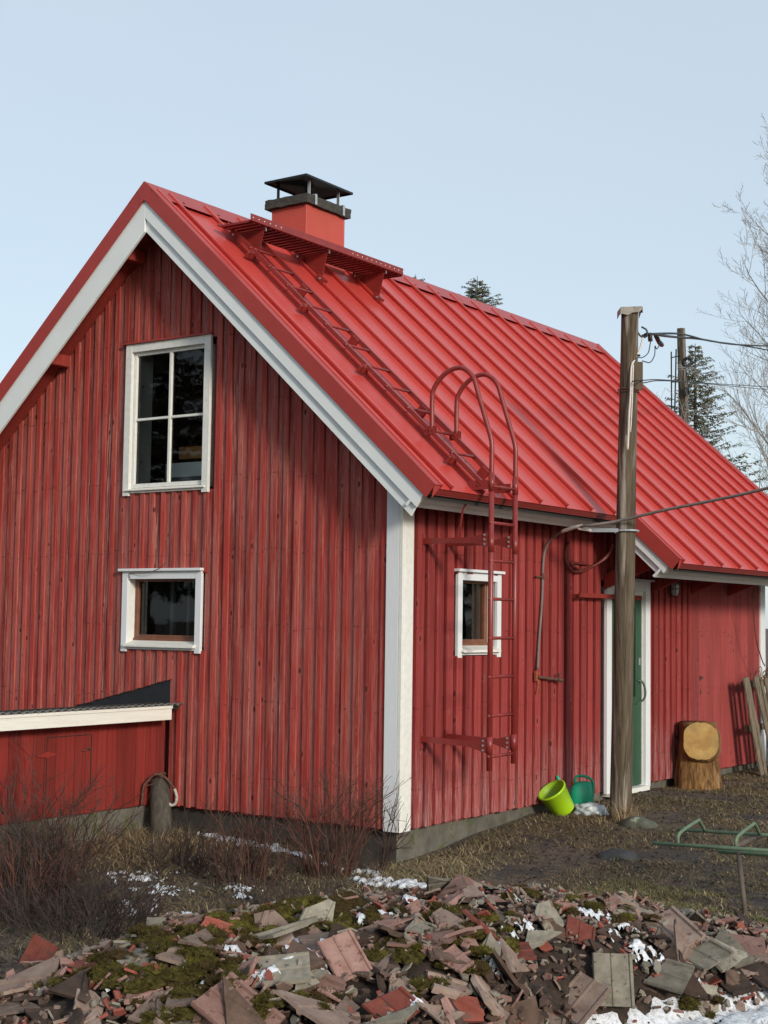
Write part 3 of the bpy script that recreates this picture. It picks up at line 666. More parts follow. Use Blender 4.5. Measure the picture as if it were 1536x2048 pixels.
# ================================================================== ladders
X1, YA, YC = .632, .262, .622
lad = empty('wall_ladder', (X1, (YA+YC)/2, .5), 'dark red steel wall ladder with two looped handrails', 'ladder')
for yy in (YA, YC):
    mb = MB(); mb.tube([(X1, yy, .47 if yy == YA else .50), (X1, yy, 2.70)], .021, 10)
    mb.build('stile', LRED, lad, smooth=True)
    mb = MB(); mb.tube([(X1, yy, .72), (X1, yy, .60)], .0245, 10); mb.tube([(X1, yy, 2.56), (X1, yy, 2.68)], .0245, 10); mb.tube([(X1, yy, 2.10), (X1, yy, 2.24)], .0235, 10); mb.build('sleeve', LRED, lad, smooth=True)
A1 = [(.616, 2.65), (.614, 2.761), (.612, 2.95), (.565, 3.102), (.493, 3.318), (.451, 3.442), (.386, 3.513), (.314, 3.538), (.219, 3.518), (.136, 3.458), (.083, 3.381), (.072, 3.299), (.072, 3.18), (.075, 3.064)]
for yy in (YA, YC):
    dx = X1-.614
    mb = MB(); mb.tube(curve_pts([(X1, yy, 2.65), (X1, yy, 2.80)]+[(x_+dx*.9, yy, z_-.01) for x_, z_ in A1[2:]], 5), .019, 10); mb.build('handrail', LRED, lad, smooth=True)
    mb = MB(); mb.box((.03, yy-.014, 3.02), (.125, yy-.008, 3.09)); mb.box((.03, yy+.008, 3.02), (.125, yy+.014, 3.09)); mb.tube([(.09, yy-.03, 3.07), (.09, yy+.03, 3.07)], .006, 6); mb.build('handrail_clamp', LRED, lad)
for z_ in (2.60, 2.322, 2.035, 1.748, 1.455, 1.165, .875, .575):
    mb = MB(); mb.tube([(X1, YA-.022, z_), (X1, YC, z_)], .0125, 8); mb.build('rung', LRED, lad, smooth=True)
for z_, zw in ((2.195, 2.193), (.655, .672)):
    for yy, ex in ((YA, 0), (YC, 0)):
        mb = MB(); mb.beam((.03, yy, zw), (X1-.02, yy, z_), .030, .042); mb.box((.0235, yy-.02, zw-.075), (.030, yy+.02, zw+.05))
        mb.prism([(X1-.16, yy-.017, z_-.02), (X1-.02, yy-.017, z_-.055), (X1-.02, yy-.017, z_+.055), (X1-.16, yy-.017, z_+.02)], (0, .004, 0)); o = mb.build('standoff', LRED, lad)
        b_ = MB()
        for dz in (-.035, 0, .035): b_.tube([(X1-.045, yy-.017, z_+dz), (X1-.045, yy-.026, z_+dz)], .008, 8)
        b_.build('bolt', GALV, o)
mb = MB(); mb.tube([(.425, .235, 2.47), (.40, .24, 2.44), (.385, .245, 2.40)], .008, 5); mb.beam((.385, .245, 2.40), (.36, .262, 2.30), .022, .004, up=(1, 0, 0)); mb.beam((.36, .262, 2.30), (.352, .262, 2.20), .004, .022, up=(1, 0, 0)); mb.build('strap', LRED, lad)

rl = empty('roof_ladder', (-.7, .44, rz(-.7)), 'dark red steel ladder lying on the roof slope', 'ladder')
d1, n1 = slope_frame(1)
def rp(x, y, h): q = Vector((x, y, rz(x)))+n1*h; return q
for yy in (YA, .60):
    mb = MB(); mb.beam(rp(-2.12, yy, .088), rp(.50, yy, .088), .024, .034, up=n1); mb.beam(rp(-2.12, yy-.016, .074), rp(.50, yy-.016, .074), .008, .006, up=n1); mb.build('rail', LRED, rl)
    mb = MB(); mb.box((.44, yy-.02, 2.575), (X1-.02, yy-.014, 2.645)); mb.tube([(.53, yy-.03, 2.61), (.53, yy+.02, 2.61)], .009, 8); mb.build('joint_plate', LRED, rl)
xx = .22
while xx > -2.0:
    mb = MB(); mb.tube([rp(xx, YA-.02, .09), rp(xx, .60, .09)], .0115, 8); mb.build('rung', LRED, rl, smooth=True); xx -= .2065
for xx in (-1.80, -1.22, -.60, .25):
    mb = MB(); q = rp(xx, YA-.035, .0)
    mb.beam(rp(xx-.02, YA-.01, .06), rp(xx+.02, YA-.01, .06), .07, .06, up=n1); mb.beam(rp(xx, YA-.055, .02), rp(xx, YA-.055, .08), .05, .02, up=d1); mb.build('seam_clamp', LRED, rl, bevel=.004)
for xx in (-1.50, -.95, -.25, .33):
    mb = MB(); mb.beam(rp(xx-.03, .585, .045), rp(xx+.03, .585, .045), .035, .10, up=n1); mb.beam(rp(xx, .62, .02), rp(xx, .62, .09), .05, .015, up=d1); mb.build('seam_clamp', LRED, rl, bevel=.004)

wk = empty('roof_walkway', (-1.84, 1.25, 4.95), 'dark red steel grating walkway on brackets below the chimney', 'walkway')
WX0, WX1, WZ, WY0, WY1 = -2.03, -1.66, 4.955, .10, 2.40
for x_, h in ((WX1, .058), (WX0, .03)):
    mb = MB(); mb.box((x_-.003, WY0, WZ-.012), (x_+.003, WY1, WZ-.012+h)); mb.box((x_-.022 if x_ > -1.9 else x_+.0035, WY0, WZ-.014), (x_-.0035 if x_ > -1.9 else x_+.022, WY1, WZ-.009)); mb.build('edge_rail', LRED, wk)
k = WY0+.012
while k < WY1:
    mb = MB(); mb.box((WX0+.0235, k, WZ-.008), (WX1-.0235, k+.050, WZ-.004)); mb.box((WX0+.0235, k, WZ-.022), (WX1-.0235, k+.003, WZ-.0085)); mb.box((WX0+.0235, k+.047, WZ-.022), (WX1-.0235, k+.050, WZ-.0085)); mb.build('slat', LRED, wk); k += .0755
mb = MB(); k = WY0+.03
while k < WY1: 
    if k < .55 or k > 1.5: mb.tube([(WX1+.0031, k, WZ+.016), (WX1+.0045, k, WZ+.016)], .0055, 6)
    k += .0755
tag(mb.build('edge_holes', WHM, wk), kind='stuff')
for yb_ in (SEAM0+SP, SEAM0+3*SP, SEAM0+5*SP):
    mb = MB(); q0 = rp(-2.05, yb_, .03); q1 = rp(-1.80, yb_, .03)
    mb.prism([(WX0+.0, yb_+.02, WZ-.016), (WX1-.03, yb_+.02, WZ-.016), (WX1-.06, yb_+.02, WZ-.05), (q1.x, yb_+.02, q1.z-.01), (q1.x-.05, yb_+.02, q1.z-.0), (q0.x+.02, yb_+.02, q0.z)], (0, .006, 0)); 
    mb.beam(rp(-2.10, yb_+.014, .045), rp(-2.02, yb_+.014, .045), .05, .05, up=n1); mb.beam(rp(-1.84, yb_+.014, .04), rp(-1.76, yb_+.014, .04), .05, .05, up=n1)
    o = mb.build('bracket', LRED, wk)
    mb = MB(); 
    for xx in (-2.06, -1.80): c_ = rp(xx, yb_-.012, .045); mb.tube([c_, c_-Vector((0, .012, 0))], .011, 8)
    mb.build('bolt', GALV, o)
    mb = MB(); mb.beam((WX1-.03, yb_+.016, WZ-.05), (WX1-.03, yb_+.016, WZ-.016), .006, .012); mb.build('bolt', GALV, o)

# ================================================================== lean-to shed (runs towards the viewer at the left)
sh = empty('lean_to_shed', (-3.0, -1.2, -.1), 'low red lean-to shed with white eave board at the left', 'shed')
SX = -2.381; SY1 = -.004; SY0 = -2.60
yy = SY0; wds = []
while yy < SY1-.03:
    w_ = random.choice((.10, .115, .125)); e = min(yy+w_, SY1-.02)
    mb = MB(); mb.box((SX-.02, yy+.002, .018+zig(.004)), (SX+zig(.0015)-.0015, e-.002, .80)); mb.build('wall_board', RW_SH, sh, bevel=.002); yy += w_
mb = MB(); mb.box((SX-.05, SY0, .03), (SX-.022, SY1-.01, .86)); mb.box((SX-1.9, SY0, .03), (SX-.051, SY0+.04, .62)); mb.box((SX-1.9, SY0+.041, .03), (SX-1.86, SY1-.05, .55)); mb.build('inner_wall', DARKIN, sh)
mb = MB(); mb.box((SX-1.85, SY0+.05, -.6), (SX-.03, SY1-.06, .014)); mb.build('foundation', CONC, sh)
mb = MB(); mb.box((SX+.0, -1.345, .634), (SX+.004, -.875, .640)); mb.box((SX+.0005, -.878, .2), (SX+.006, -.872, .634)); mb.build('hatch_gap', DARKIN, sh)
mb = MB(); mb.box((SX+.001, -1.343, .16), (SX+.004, -1.338, .632)); mb.build('hatch_gap', DARKIN, sh)
mb = MB(); mb.prism([(SX+.002, -1.45, .50), (SX+.002, -1.34, .53), (SX+.002, -1.24, .505), (SX+.002, -1.34, .48)], (.006, 0, 0)); mb.build('hinge', RW_SH, sh)
mb = MB(); mb.tube(curve_pts([(SX+.006, -.98, .518), (SX+.012, -.955, .513), (SX+.016, -.92, .532), (SX+.014, -.89, .518), (SX+.006, -.865, .528)]), .005, 6); mb.build('hook', RUST, sh)
# roof falls away to the left (towards -x); eave board on the high side
mb = MB(); mb.box((SX+.165, SY0-.1, .728), (SX+.188, -.150, .842), ); f = mb.build('eave_board', WHH, sh, bevel=.002)
mb = MB(); mb.box((SX+.1885, SY0-.1, .822), (SX+.198, -.151, .845)); mb.build('eave_trim', WHH, sh)
mb = MB(); mb.prism([(SX+.16, SY0-.1, .841), (SX+.16, SY1-.03, .841), (SX-2.0, SY1-.03, .40), (SX-2.0, SY0-.1, .40)], (0, 0, -.03)); mb.build('roof_deck', DARKIN, sh)
mb = MB(); nn_ = 300; vs = []
for xq, zq in ((SX+.205, .860), (SX-2.05, .40)):
    for i in range(nn_+1):
        yq = SY0-.12+(SY1-.03-SY0+.12)*i/nn_; hz = .010*math.sin(yq*2*math.pi/.076)+.003*noise.noise(Vector((yq*6, 0, 0)))
        vs.append((xq+.006*noise.noise(Vector((yq*9, 2, 0))), yq, zq+hz))
for i in range(2*(nn_+1)): v = vs[i]; vs.append((v[0], v[1], v[2]-.005))
a = nn_+1
fs = [(i, i+1, a+i+1, a+i) for i in range(nn_)]+[(2*a+i, 3*a+i, 3*a+i+1, 2*a+i+1) for i in range(nn_)]+[(i, 2*a+i, 2*a+i+1, i+1) for i in range(nn_)]
mb.add(vs, fs); mb.build('corrugated_roof', plain('grey_corrugated_sheet', (.16, .155, .145), .75, 0, .35, 14, .3), sh, smooth=False)
mb = MB(); mb.prism([(-3.66, .004, .70), (-2.318, .004, .70), (-2.318, .004, 1.066), (-3.66, .004, .742)], (0, .03, 0)); mb.build('felt_upstand', FELT, sh)

# ================================================================== utility pole by the eave
def pole_obj(name, base, tp, r0, r1, m, label, group):
    root = empty(name, base, label, 'utility pole', group)
    B = Vector(base); Tt = Vector(tp); n = 24; seg = 60; mb = MB(); vs = []
    ax = (Tt-B).normalized(); a = ax.orthogonal().normalized(); b = ax.cross(a)
    for i in range(seg+1):
        t = i/seg; c = B+(Tt-B)*t-ax*(.5 if i == 0 else 0); r = r0+(r1-r0)*t
        for k in range(n):
            th = 2*math.pi*k/n; rr = r*(1+.035*noise.noise(Vector((math.cos(th)*2.2, math.sin(th)*2.2, c.z*.9)))+.022*noise.noise(Vector((math.cos(th)*8, math.sin(th)*8, c.z*1.5))))
            vs.append(c+(a*math.cos(th)+b*math.sin(th))*rr)
    mb.add(vs, [(i*n+k, i*n+(k+1) % n, (i+1)*n+(k+1) % n, (i+1)*n+k) for i in range(seg) for k in range(n)]+[tuple(range(seg*n, seg*n+n))])
    mb.build('pole_shaft', m, root, smooth=True); return root
PB, PT = (.680, 2.387, -.12), (.880, 2.138, 4.255)
pole = pole_obj('utility_pole', PB, PT, .095, .074, POLE, 'thick weathered wooden pole standing beside the green door', 'weathered wooden utility poles')
def pp(z): t = (z-PB[2])/(PT[2]-PB[2]); return Vector(PB)*(1-t)+Vector(PT)*t
c = pp(4.25); mb = MB(); ax = Vector((-.5, .0, 0)).normalized()
u_ = Vector((cR.x, cR.y, 0)).normalized(); v_ = Vector((-u_.y, u_.x, 0))
# bent sheet-metal cap: top sheet and a ragged front apron
tp_ = [c+u_*sx*.092+v_*sy*.09+Vector((0, 0, .012+.01*(sx+1)*.5)) for sx, sy in ((-1, -1), (1, -1), (1, 1), (-1, 1))]
mb.prism(tp_, (0, 0, .006))
ap = [(-1, 0), (-1, -.055), (-.35, -.068), (.2, -.045), (.75, -.04), (1, -.015), (1, .01)]
mb.prism([c+u_*sx*.092-v_*.091+Vector((0, 0, z_+.018)) for sx, z_ in ap], v_*.003)
mb.prism([c+u_*.093+v_*sy*.09+Vector((0, 0, z_+.02)) for sy, z_ in ((-1, 0), (-1, -.05), (0, -.03), (1, -.06), (1, 0))], u_*.003)
mb.prism([c-u_*.095+v_*sy*.09+Vector((0, 0, z_+.012)) for sy, z_ in ((-1, 0), (-1, -.055), (0, -.05), (1, -.06), (1, 0))], u_*.003)
mb.build('pole_cap', plain('peeling_sheet_metal', (.26, .24, .21), .7, .1, .3, 16, .5, ((.14, .08, .05), .55, 1.5)), pole)
mb = MB(); c_ = pp(2.37); pts = []
for k in range(17): th = 2*math.pi*k/16; pts.append(c_+Vector((math.cos(th), math.sin(th), 0))*.107)
mb.tube(pts, .010, 4); mb.beam(pts[0]*0+c_-u_*.08-v_*.10, (.545, 2.055, 2.372), .012, .032); mb.build('clamp_arm', GALV, pole)
mb = MB(); c_ = pp(3.58); mb.tube([c_+Vector((math.cos(t*.5), math.sin(t*.5), 0))*.092+Vector((0, 0, .004*math.sin(t*3))) for t in range(14)], .004, 5); mb.tube([c_+Vector((math.cos(t*.5), math.sin(t*.5), 0))*.092+Vector((0, 0, -.022+.004*math.cos(t*3))) for t in range(14)], .004, 5); mb.build('wire_wrap', RUST, pole)
mb = MB(); q = pp(3.70)+u_*.075-v_*.055; mb.beam(q+Vector((0, 0, .11)), q-Vector((-.0, 0, .13)), .07, .025, up=v_); mb.build('timber_batten', POLE, pole)
def wires(name, mat_, polys, rad, label, cat, group=None, n=6):
    mb = MB()
    for p_ in polys: mb.tube(curve_pts(p_, 6), rad, n)
    o = mb.build(name, mat_, smooth=True); return tag(o, label, cat, group)
mb = MB(); mb.tube(curve_pts([(.90, 2.16, 4.10), (.932, 2.179, 4.073), (.949, 2.193, 4.043), (.973, 2.212, 4.027), (.998, 2.228, 4.044), (.996, 2.222, 4.091), (.961, 2.197, 4.118)], 4), .008, 7); mb.build('wire_hook', BLACK, pole, smooth=True)
mb = MB(); mb.tube([(.916, 2.16, 3.955), (.914, 2.165, 3.86)], .020, 10); mb.tube([(.914, 2.165, 3.87), (.96, 2.17, 3.865)], .010, 7); mb.build('cable_boot', BLACK, pole)
mb = MB(); mb.tube(curve_pts([(.970, 2.209, 4.027), (.948, 2.195, 3.928), (.926, 2.147, 3.837), (.915, 2.095, 3.75), (.912, 2.085, 3.522), (.902, 2.08, 3.349), (.893, 2.085, 3.179), (.885, 2.088, 3.051)], 5), .0085, 7); mb.tube(curve_pts([(.93, 2.10, 3.78), (.928, 2.095, 3.6), (.92, 2.09, 3.35), (.905, 2.10, 3.2)], 5), .006, 6); mb.build('service_cable', WCABLE, pole, smooth=True)
for k, (lst, rad) in enumerate((([(.966, 2.206, 4.039), (.894, 2.515, 4.117), (.715, 3.235, 4.239), (.263, 4.644, 4.506), (-.358, 6.622, 4.883), (-1.509, 10.646, 5.591), (-2.708, 15.838, 6.523)], .013),
                               ([(.985, 2.222, 4.057), (.264, 4.642, 4.542), (-.648, 7.627, 5.055), (-1.818, 11.636, 5.776), (-2.712, 15.846, 6.417)], .011))):
    wires('overhead_cable', BCABLE, [lst], rad, ('upper' if k == 0 else 'lower')+' black overhead cable running right from the near pole top', 'cable', 'black overhead cables')
wires('thin_wire', BCABLE, [[(.90, 2.10, 3.636), (.96, 2.25, 3.663), (.115, 4.580, 4.071), (-1.323, 9.619, 4.859), (-2.731, 15.888, 5.798)], [(.827, 2.507, 3.687), (.117, 4.580, 4.062), (-1.324, 9.620, 4.845), (-2.733, 15.892, 5.736)]], .005, 'thin twisted wire pair below the black overhead cables', 'wire')
wires('cable_connector', BLACK, [[(.90, 2.5, 4.11), (.91, 2.49, 4.05)], [(.82, 2.8, 4.16), (.80, 2.9, 4.13)], [(.76, 3.0, 4.14), (.70, 3.2, 4.15)]], .022, 'black clamps on the overhead cables beside the near pole', 'connector')
wires('jumper_wire', BCABLE, [[(.905, 2.524, 4.099), (.975, 2.339, 3.982), (1.001, 2.243, 3.895), (.961, 2.219, 3.856), (.929, 2.186, 3.855)], [(.876, 2.746, 4.131), (.874, 2.751, 4.060), (.896, 2.649, 4.005), (.927, 2.548, 4.012), (.963, 2.459, 3.915), (1.013, 2.257, 3.815), (.957, 2.217, 3.827)]], .0045, 'thin black jumper wires looping beside the near pole top', 'wire')
# second pole far behind
p2 = pole_obj('utility_pole', (-8.10, 24.6, -.1), (-8.145, 24.063, 8.834), .15, .10, POLE, 'distant wooden utility pole behind the roof, in front of the spruce', 'weathered wooden utility poles')
mb = MB(); mb.tube([(-8.20, 23.9, 8.3), (-8.25, 23.9, 6.3)], .02, 6); mb.tube([(-8.33, 23.9, 8.25), (-8.34, 23.95, 6.0)], .018, 5); mb.tube([(-8.33, 23.9, 8.1), (-8.15, 24.0, 8.15)], .015, 5); mb.tube([(-8.33, 23.9, 7.5), (-8.12, 24.0, 7.5)], .015, 5); mb.build('conduit', BCABLE, p2)
mb = MB(); c_ = Vector((-7.96, 24.03, 7.98)); mb.tube([c_+Vector((.10*math.cos(t*.5), 0, .10*math.sin(t*.5))) for t in range(14)], .04, 7); mb.tube([(-7.98, 24, 7.35), (-7.98, 24, 7.15)], .06, 7); mb.tube(curve_pts([(-8.0, 24, 7.9), (-7.9, 24, 7.2), (-7.75, 24.1, 6.6), (-7.6, 24.3, 5.9)]), .014, 5); mb.build('cable_coil', BCABLE, p2)
# cable from the wall past the pole
wires('wall_cable', CABLE, [[(.05, 2.049, 1.165), (.05, 2.072, 1.425), (.05, 2.122, 1.775), (.05, 2.137, 2.082), (.060, 2.154, 2.215), (.120, 2.134, 2.301), (.250, 2.074, 2.360), (.420, 2.027, 2.397), (.600, 2.001, 2.412), (.750, 2.078, 2.438), (.911, 2.101, 2.469), (1.231, 2.075, 2.525), (1.691, 2.024, 2.588), (2.267, 1.928, 2.679), (4.5, 1.6, 3.1)]], .0125, 'thick grey cable rising from the wall and crossing the near pole', 'cable', n=8)
wires('white_tape', WCABLE, [[(.27, 2.066, 2.367), (.42, 2.025, 2.399), (.50, 2.015, 2.406)], [(.45, 2.02, 2.39), (.56, 2.06, 2.372)]], .0165, 'white tape wrapped on the thick grey cable under the eave', 'tape')
wires('cable_loop', RCABLE, [[(.25, 3.114, 2.313), (.18, 3.142, 2.213), (.10, 3.045, 2.117), (.07, 2.803, 2.048), (.06, 2.626, 2.065), (.05, 2.567, 2.144), (.05, 2.575, 2.258), (.05, 2.623, 2.305)], [(.25, 3.13, 2.30), (.17, 3.14, 2.19), (.09, 3.0, 2.10), (.06, 2.85, 2.065), (.045, 2.68, 2.11), (.045, 2.75, 2.125), (.05, 3.0, 2.12)]], .012, 'dark red painted cable looped on the wall left of the door', 'cable')
tap = empty('outdoor_tap', (.03, 2.25, 1.08), 'dark pipe stub with a tap sticking out below the wall cable', 'tap')
mb = MB(); mb.tube([(.045, 2.06, 1.105), (.08, 2.36, 1.075)], .013, 8); mb.build('pipe', RUST, tap)
mb = MB(); mb.tube([(.08, 2.36, 1.075), (.09, 2.42, 1.068)], .02, 8); mb.tube([(.085, 2.385, 1.08), (.085, 2.385, 1.125)], .007, 6); mb.tube([(.085, 2.36, 1.125), (.085, 2.415, 1.13)], .006, 6); mb.tube([(.09, 2.42, 1.068), (.092, 2.445, 1.066)], .011, 8); mb.build('valve', RUST, tap)
mb = MB(); mb.box((.0245, 2.035, 1.07), (.045, 2.065, 1.15)); mb.tube(curve_pts([(.04, 2.04, 1.12), (.05, 2.06, 1.04), (.045, 2.05, .96)]), .006, 5); mb.tube(curve_pts([(.04, 2.05, 1.1), (.055, 2.09, 1.02), (.05, 2.10, .98)]), .004, 5); mb.build('bracket', plain('orange_cord', (.30, .07, .03), .7), tap)
mb = MB(); mb.box((.024, 2.08, 1.965), (.035, 2.15, 1.985)); mb.tube([(.03, 2.04, 1.975), (.045, 2.16, 1.975)], .01, 6); mb.tube([(.05, 2.137, 1.955), (.05, 2.139, 2.01)], .018, 8); tag(mb.build('cable_clip', RUST), 'rusty clip holding the thick grey cable to the wall', 'clip')
# wall lamp under the porch
lamp = empty('wall_lamp', (.05, 4.86, 1.93), 'small black caged wall lamp under the porch roof', 'wall lamp')
mb = MB(); mb.tube([(.024, 4.86, 2.02), (.13, 4.86, 2.02)], .035, 10); mb.tube([(.10, 4.86, 2.05), (.10, 4.86, 2.0)], .055, 12); mb.build('lamp_base', BLACK, lamp)
mb = MB(); mb.tube([(.10, 4.86, 2.0), (.10, 4.86, 1.97), (.10, 4.86, 1.90), (.10, 4.86, 1.87)], [.043, .045, .040, .02], 12); mb.build('lamp_glass', plain('frosted_glass', (.42, .44, .45), .2, 0, .05, 5, 0), lamp, smooth=True)
mb = MB()
for k in range(6):
    th = k*math.pi/3; mb.tube([(.10+.052*math.cos(th), 4.86+.052*math.sin(th), 2.0), (.10+.052*math.cos(th), 4.86+.052*math.sin(th), 1.89), (.10, 4.86, 1.855)], .0035, 5)
mb.tube([(.10+.052*math.cos(k*.5), 4.86+.052*math.sin(k*.5), 1.94) for k in range(14)], .0035, 5); mb.build('lamp_cage', BLACK, lamp)
wires('hanging_cord', RUST, [[(.35, 5.502+.9, 1.96), (.33, 6.45, 1.87), (.28, 6.62, 1.62), (.26, 6.74, 1.40), (.25, 6.93, 1.19), (.25, 7.02, 1.12)]], .0065, 'dark twisted cord hanging from porch brace to the leaning boards', 'cord')

# ================================================================== things by the wall
# stump with a slanted saw cut
stb = Vector((.235, 5.113, -.10))
def stump():
    root = empty('tree_stump', stb, 'short thick log section with a pale slanted saw cut by the wall', 'stump')
    bm = bmesh.new(); n = 72; seg = 40; H = .71; rings = []
    for i in range(seg+1):
        t = i/seg; z = H*t-.03; r = .186+.056*(1-t)**1.5; ring = []
        for k in range(n):
            th = 2*math.pi*k/n
            rr = r*(1+.05*math.sin(3*th+1)+.05*noise.noise(Vector((math.cos(th)*1.5, math.sin(th)*1.5, z*2)))+.07*noise.noise(Vector((math.cos(th)*5+z*2, math.sin(th)*5, z*2.5)))*(1.3-t)+.045*noise.noise(Vector((math.cos(th)*13, math.sin(th)*13, z*3))))
            ring.append(bm.verts.new((rr*math.cos(th), rr*math.sin(th), z)))
        rings.append(ring)
    for i in range(seg):
        for k in range(n): bm.faces.new((rings[i][k], rings[i][(k+1) % n], rings[i+1][(k+1) % n], rings[i+1][k]))
    bm.faces.new(rings[-1]); bm.faces.new(rings[0][::-1])
    tc = (Vector((CAM.x, CAM.y, 0))-Vector((stb.x, stb.y, 0))).normalized(); side = Vector((-tc.y, tc.x, 0))
    for q in bm.faces: q.smooth = True
    cut = MB(); st_ = MB(); ax_ = (tc+Vector((0, 0, .22))).normalized(); up_ = side.cross(ax_); ctr = stb+Vector((0, 0, .452))+side*.035
    rings_ = ((.02, .215), (.14, .208), (.215, .196), (.232, .184))
    for d_, r_ in rings_:
        for k in range(40):
            th = 2*math.pi*k/40; sq = 1+.10*abs(math.sin(2*th)); jj = 1+.05*noise.noise(Vector((math.cos(th)*3, math.sin(th)*3, d_*9)))
            st_.v.append(tuple(ctr+ax_*d_+(side*math.cos(th)*.92+up_*math.sin(th)*1.0)*r_*sq*jj))
    st_.f = [(i*40+k, i*40+(k+1) % 40, (i+1)*40+(k+1) % 40, (i+1)*40+k) for i in range(3) for k in range(40)]; st_.m = [0]*120
    st_.build('branch_stub', BARKY, root, smooth=True)
    cut.add([Vector(v)+ax_*.0008 for v in st_.v[120:]], [tuple(range(40))])
    cut.add([Vector(v)-ax_*.006 for v in st_.v[120:]], [tuple(range(40))[::-1]])
    ns_ = []
    for k in range(n):
        v = rings[-1][k].co; ns_.append(stb+Vector((v.x*.98, v.y*.98, v.z+.0015)))
    me = bpy.data.meshes.new('stump_body'); bm.to_mesh(me); bm.free(); me.materials.append(BARKY)
    o = bpy.data.objects.new('stump_body', me); COL.objects.link(o); o.parent = root
    cut.build('cut_face', CUT, root)
stump()
# leaning board rack (narrow boards nailed to two crosspieces), right of the stump
pl = empty('leaning_pallet', (.3, 6.9, -.1), 'grey weathered board pallet leaning against the house corner', 'pallet')
bs = [((.23, 6.44, 1.0), (.33, 6.70, -.09)), ((.22, 6.55, 1.0), (.33, 6.82, -.09)), ((.26, 6.68, 1.01), (.40, 6.98, -.09)), ((.22, 6.83, 1.02), (.34, 7.10, -.09)), ((.22, 6.96, .99), (.34, 7.22, -.09)), ((.22, 7.10, 1.02), (.34, 7.36, -.09)), ((.22, 7.26, 1.0), (.34, 7.50, -.09))]
for a, b in bs:
    mb = MB(); mb.beam(a, b, .022, .095 if random.random() < .6 else .07, up=(0, 1, 0)); o = mb.build('board', PALLET, pl, bevel=.003)
for z_, dy in ((.92, 0), (.43, .12)):
    mb = MB(); mb.beam((.19, 6.46+dy, z_), (.19, 7.35+dy, z_), .035, .07); mb.build('crosspiece', PALLET, pl, bevel=.003)
mb = MB(); rs = random.Random(4)
for k in range(9):
    c_ = Vector((.25+rs.uniform(-.03, .05), 6.80+k*.07, 1.04+rs.uniform(-.03, .04))); rr = rs.uniform(.05, .10); t0 = rs.random()*6
    mb.tube([c_+Vector((.3*rr*math.sin(t0+t*.6), rr*math.cos(t0+t*.6), rr*math.sin(t0+t*.6)*.8)) for t in range(9)], .004, 4)
tag(mb.build('wire_tangle', RUST), 'tangle of rusty wire on top of the leaning pallet', 'wire')

# lime bucket, tilted on its side
def lathe(mb, prof, n=32, M=Matrix.Identity(4), mi=None):
    vs = [M @ Vector((r*math.cos(2*math.pi*k/n), r*math.sin(2*math.pi*k/n), z)) for r, z in prof for k in range(n)]
    mb.add(vs, [(i*n+k, i*n+(k+1) % n, (i+1)*n+(k+1) % n, (i+1)*n+k) for i in range(len(prof)-1) for k in range(n)], mi)
buck = empty('lime_bucket', (.17, 2.30, -.1), 'lime green plastic bucket tipped against the wall', 'bucket')
axis = (-cR*.50+cU*.80-cF*.24).normalized()
Bc = Vector((.205, 2.262, -.050)); q = axis.to_track_quat('Z', 'Y').to_matrix().to_4x4(); MBk = Matrix.Translation(Bc) @ q
mb = MB(); lathe(mb, [(.0, .0), (.098, .0), (.100, .006), (.126, .215), (.132, .217), (.134, .232), (.124, .235)], 36, MBk); mb.build('bucket_body', LIME, buck, smooth=True)
mb = MB(); lathe(mb, [(.123, .234), (.096, .012), (0, .012)], 36, MBk); mb.build('bucket_inside', LIMED, buck, smooth=True)
# watering can behind it
wc = empty('watering_can', (.05, 2.85, -.02), 'green plastic watering can behind the lime bucket', 'watering can')
u3 = Vector((cR.x, cR.y, 0)).normalized(); w3 = Vector((0, 0, 1)); v3 = u3.cross(w3)*-1
def cp(a, b, d=0): return Vector((.20, 2.54, .085))+u3*a+w3*b+v3*d
mb = MB(); sec = [(-.105, .055), (-.112, .065), (-.09, .07), (-.02, .062), (.05, .05), (.085, .04)]
vs = []; n = 20
for (z_, wx, wy, cx_) in ((-.115, .105, .07, .02), (-.10, .112, .075, .02), (0, .104, .070, .022), (.055, .09, .06, .03), (.085, .065, .045, .045), (.092, .05, .035, .05)):
    for k in range(n):
        th = 2*math.pi*k/n; cx2 = math.copysign(abs(math.cos(th))**.7, math.cos(th)); sy2 = math.copysign(abs(math.sin(th))**.7, math.sin(th)); vs.append(cp(cx_+wx*cx2, z_, wy*sy2))
mb.add(vs, [(i*n+k, i*n+(k+1) % n, (i+1)*n+(k+1) % n, (i+1)*n+k) for i in range(5) for k in range(n)]+[tuple(range(5*n, 6*n)), tuple(range(n))[::-1]]); mb.build('can_body', CAN, wc, smooth=True)
mb = MB(); mb.tube(curve_pts([cp(-.075, -.06), cp(-.12, -.02), cp(-.155, .06), cp(-.195, .14)], 4), [.028]*4+[.022]*4+[.016]*4+[.014], 10); mb.build('spout', CAN, wc, smooth=True)
mb = MB(); mb.tube(curve_pts([cp(-.03, .075), cp(-.025, .125), cp(.0, .14), (cp(.06, .137)), cp(.115, .105), cp(.13, .04), cp(.122, -.04)], 4), .013, 8); mb.build('can_handle', CAN, wc, smooth=True)
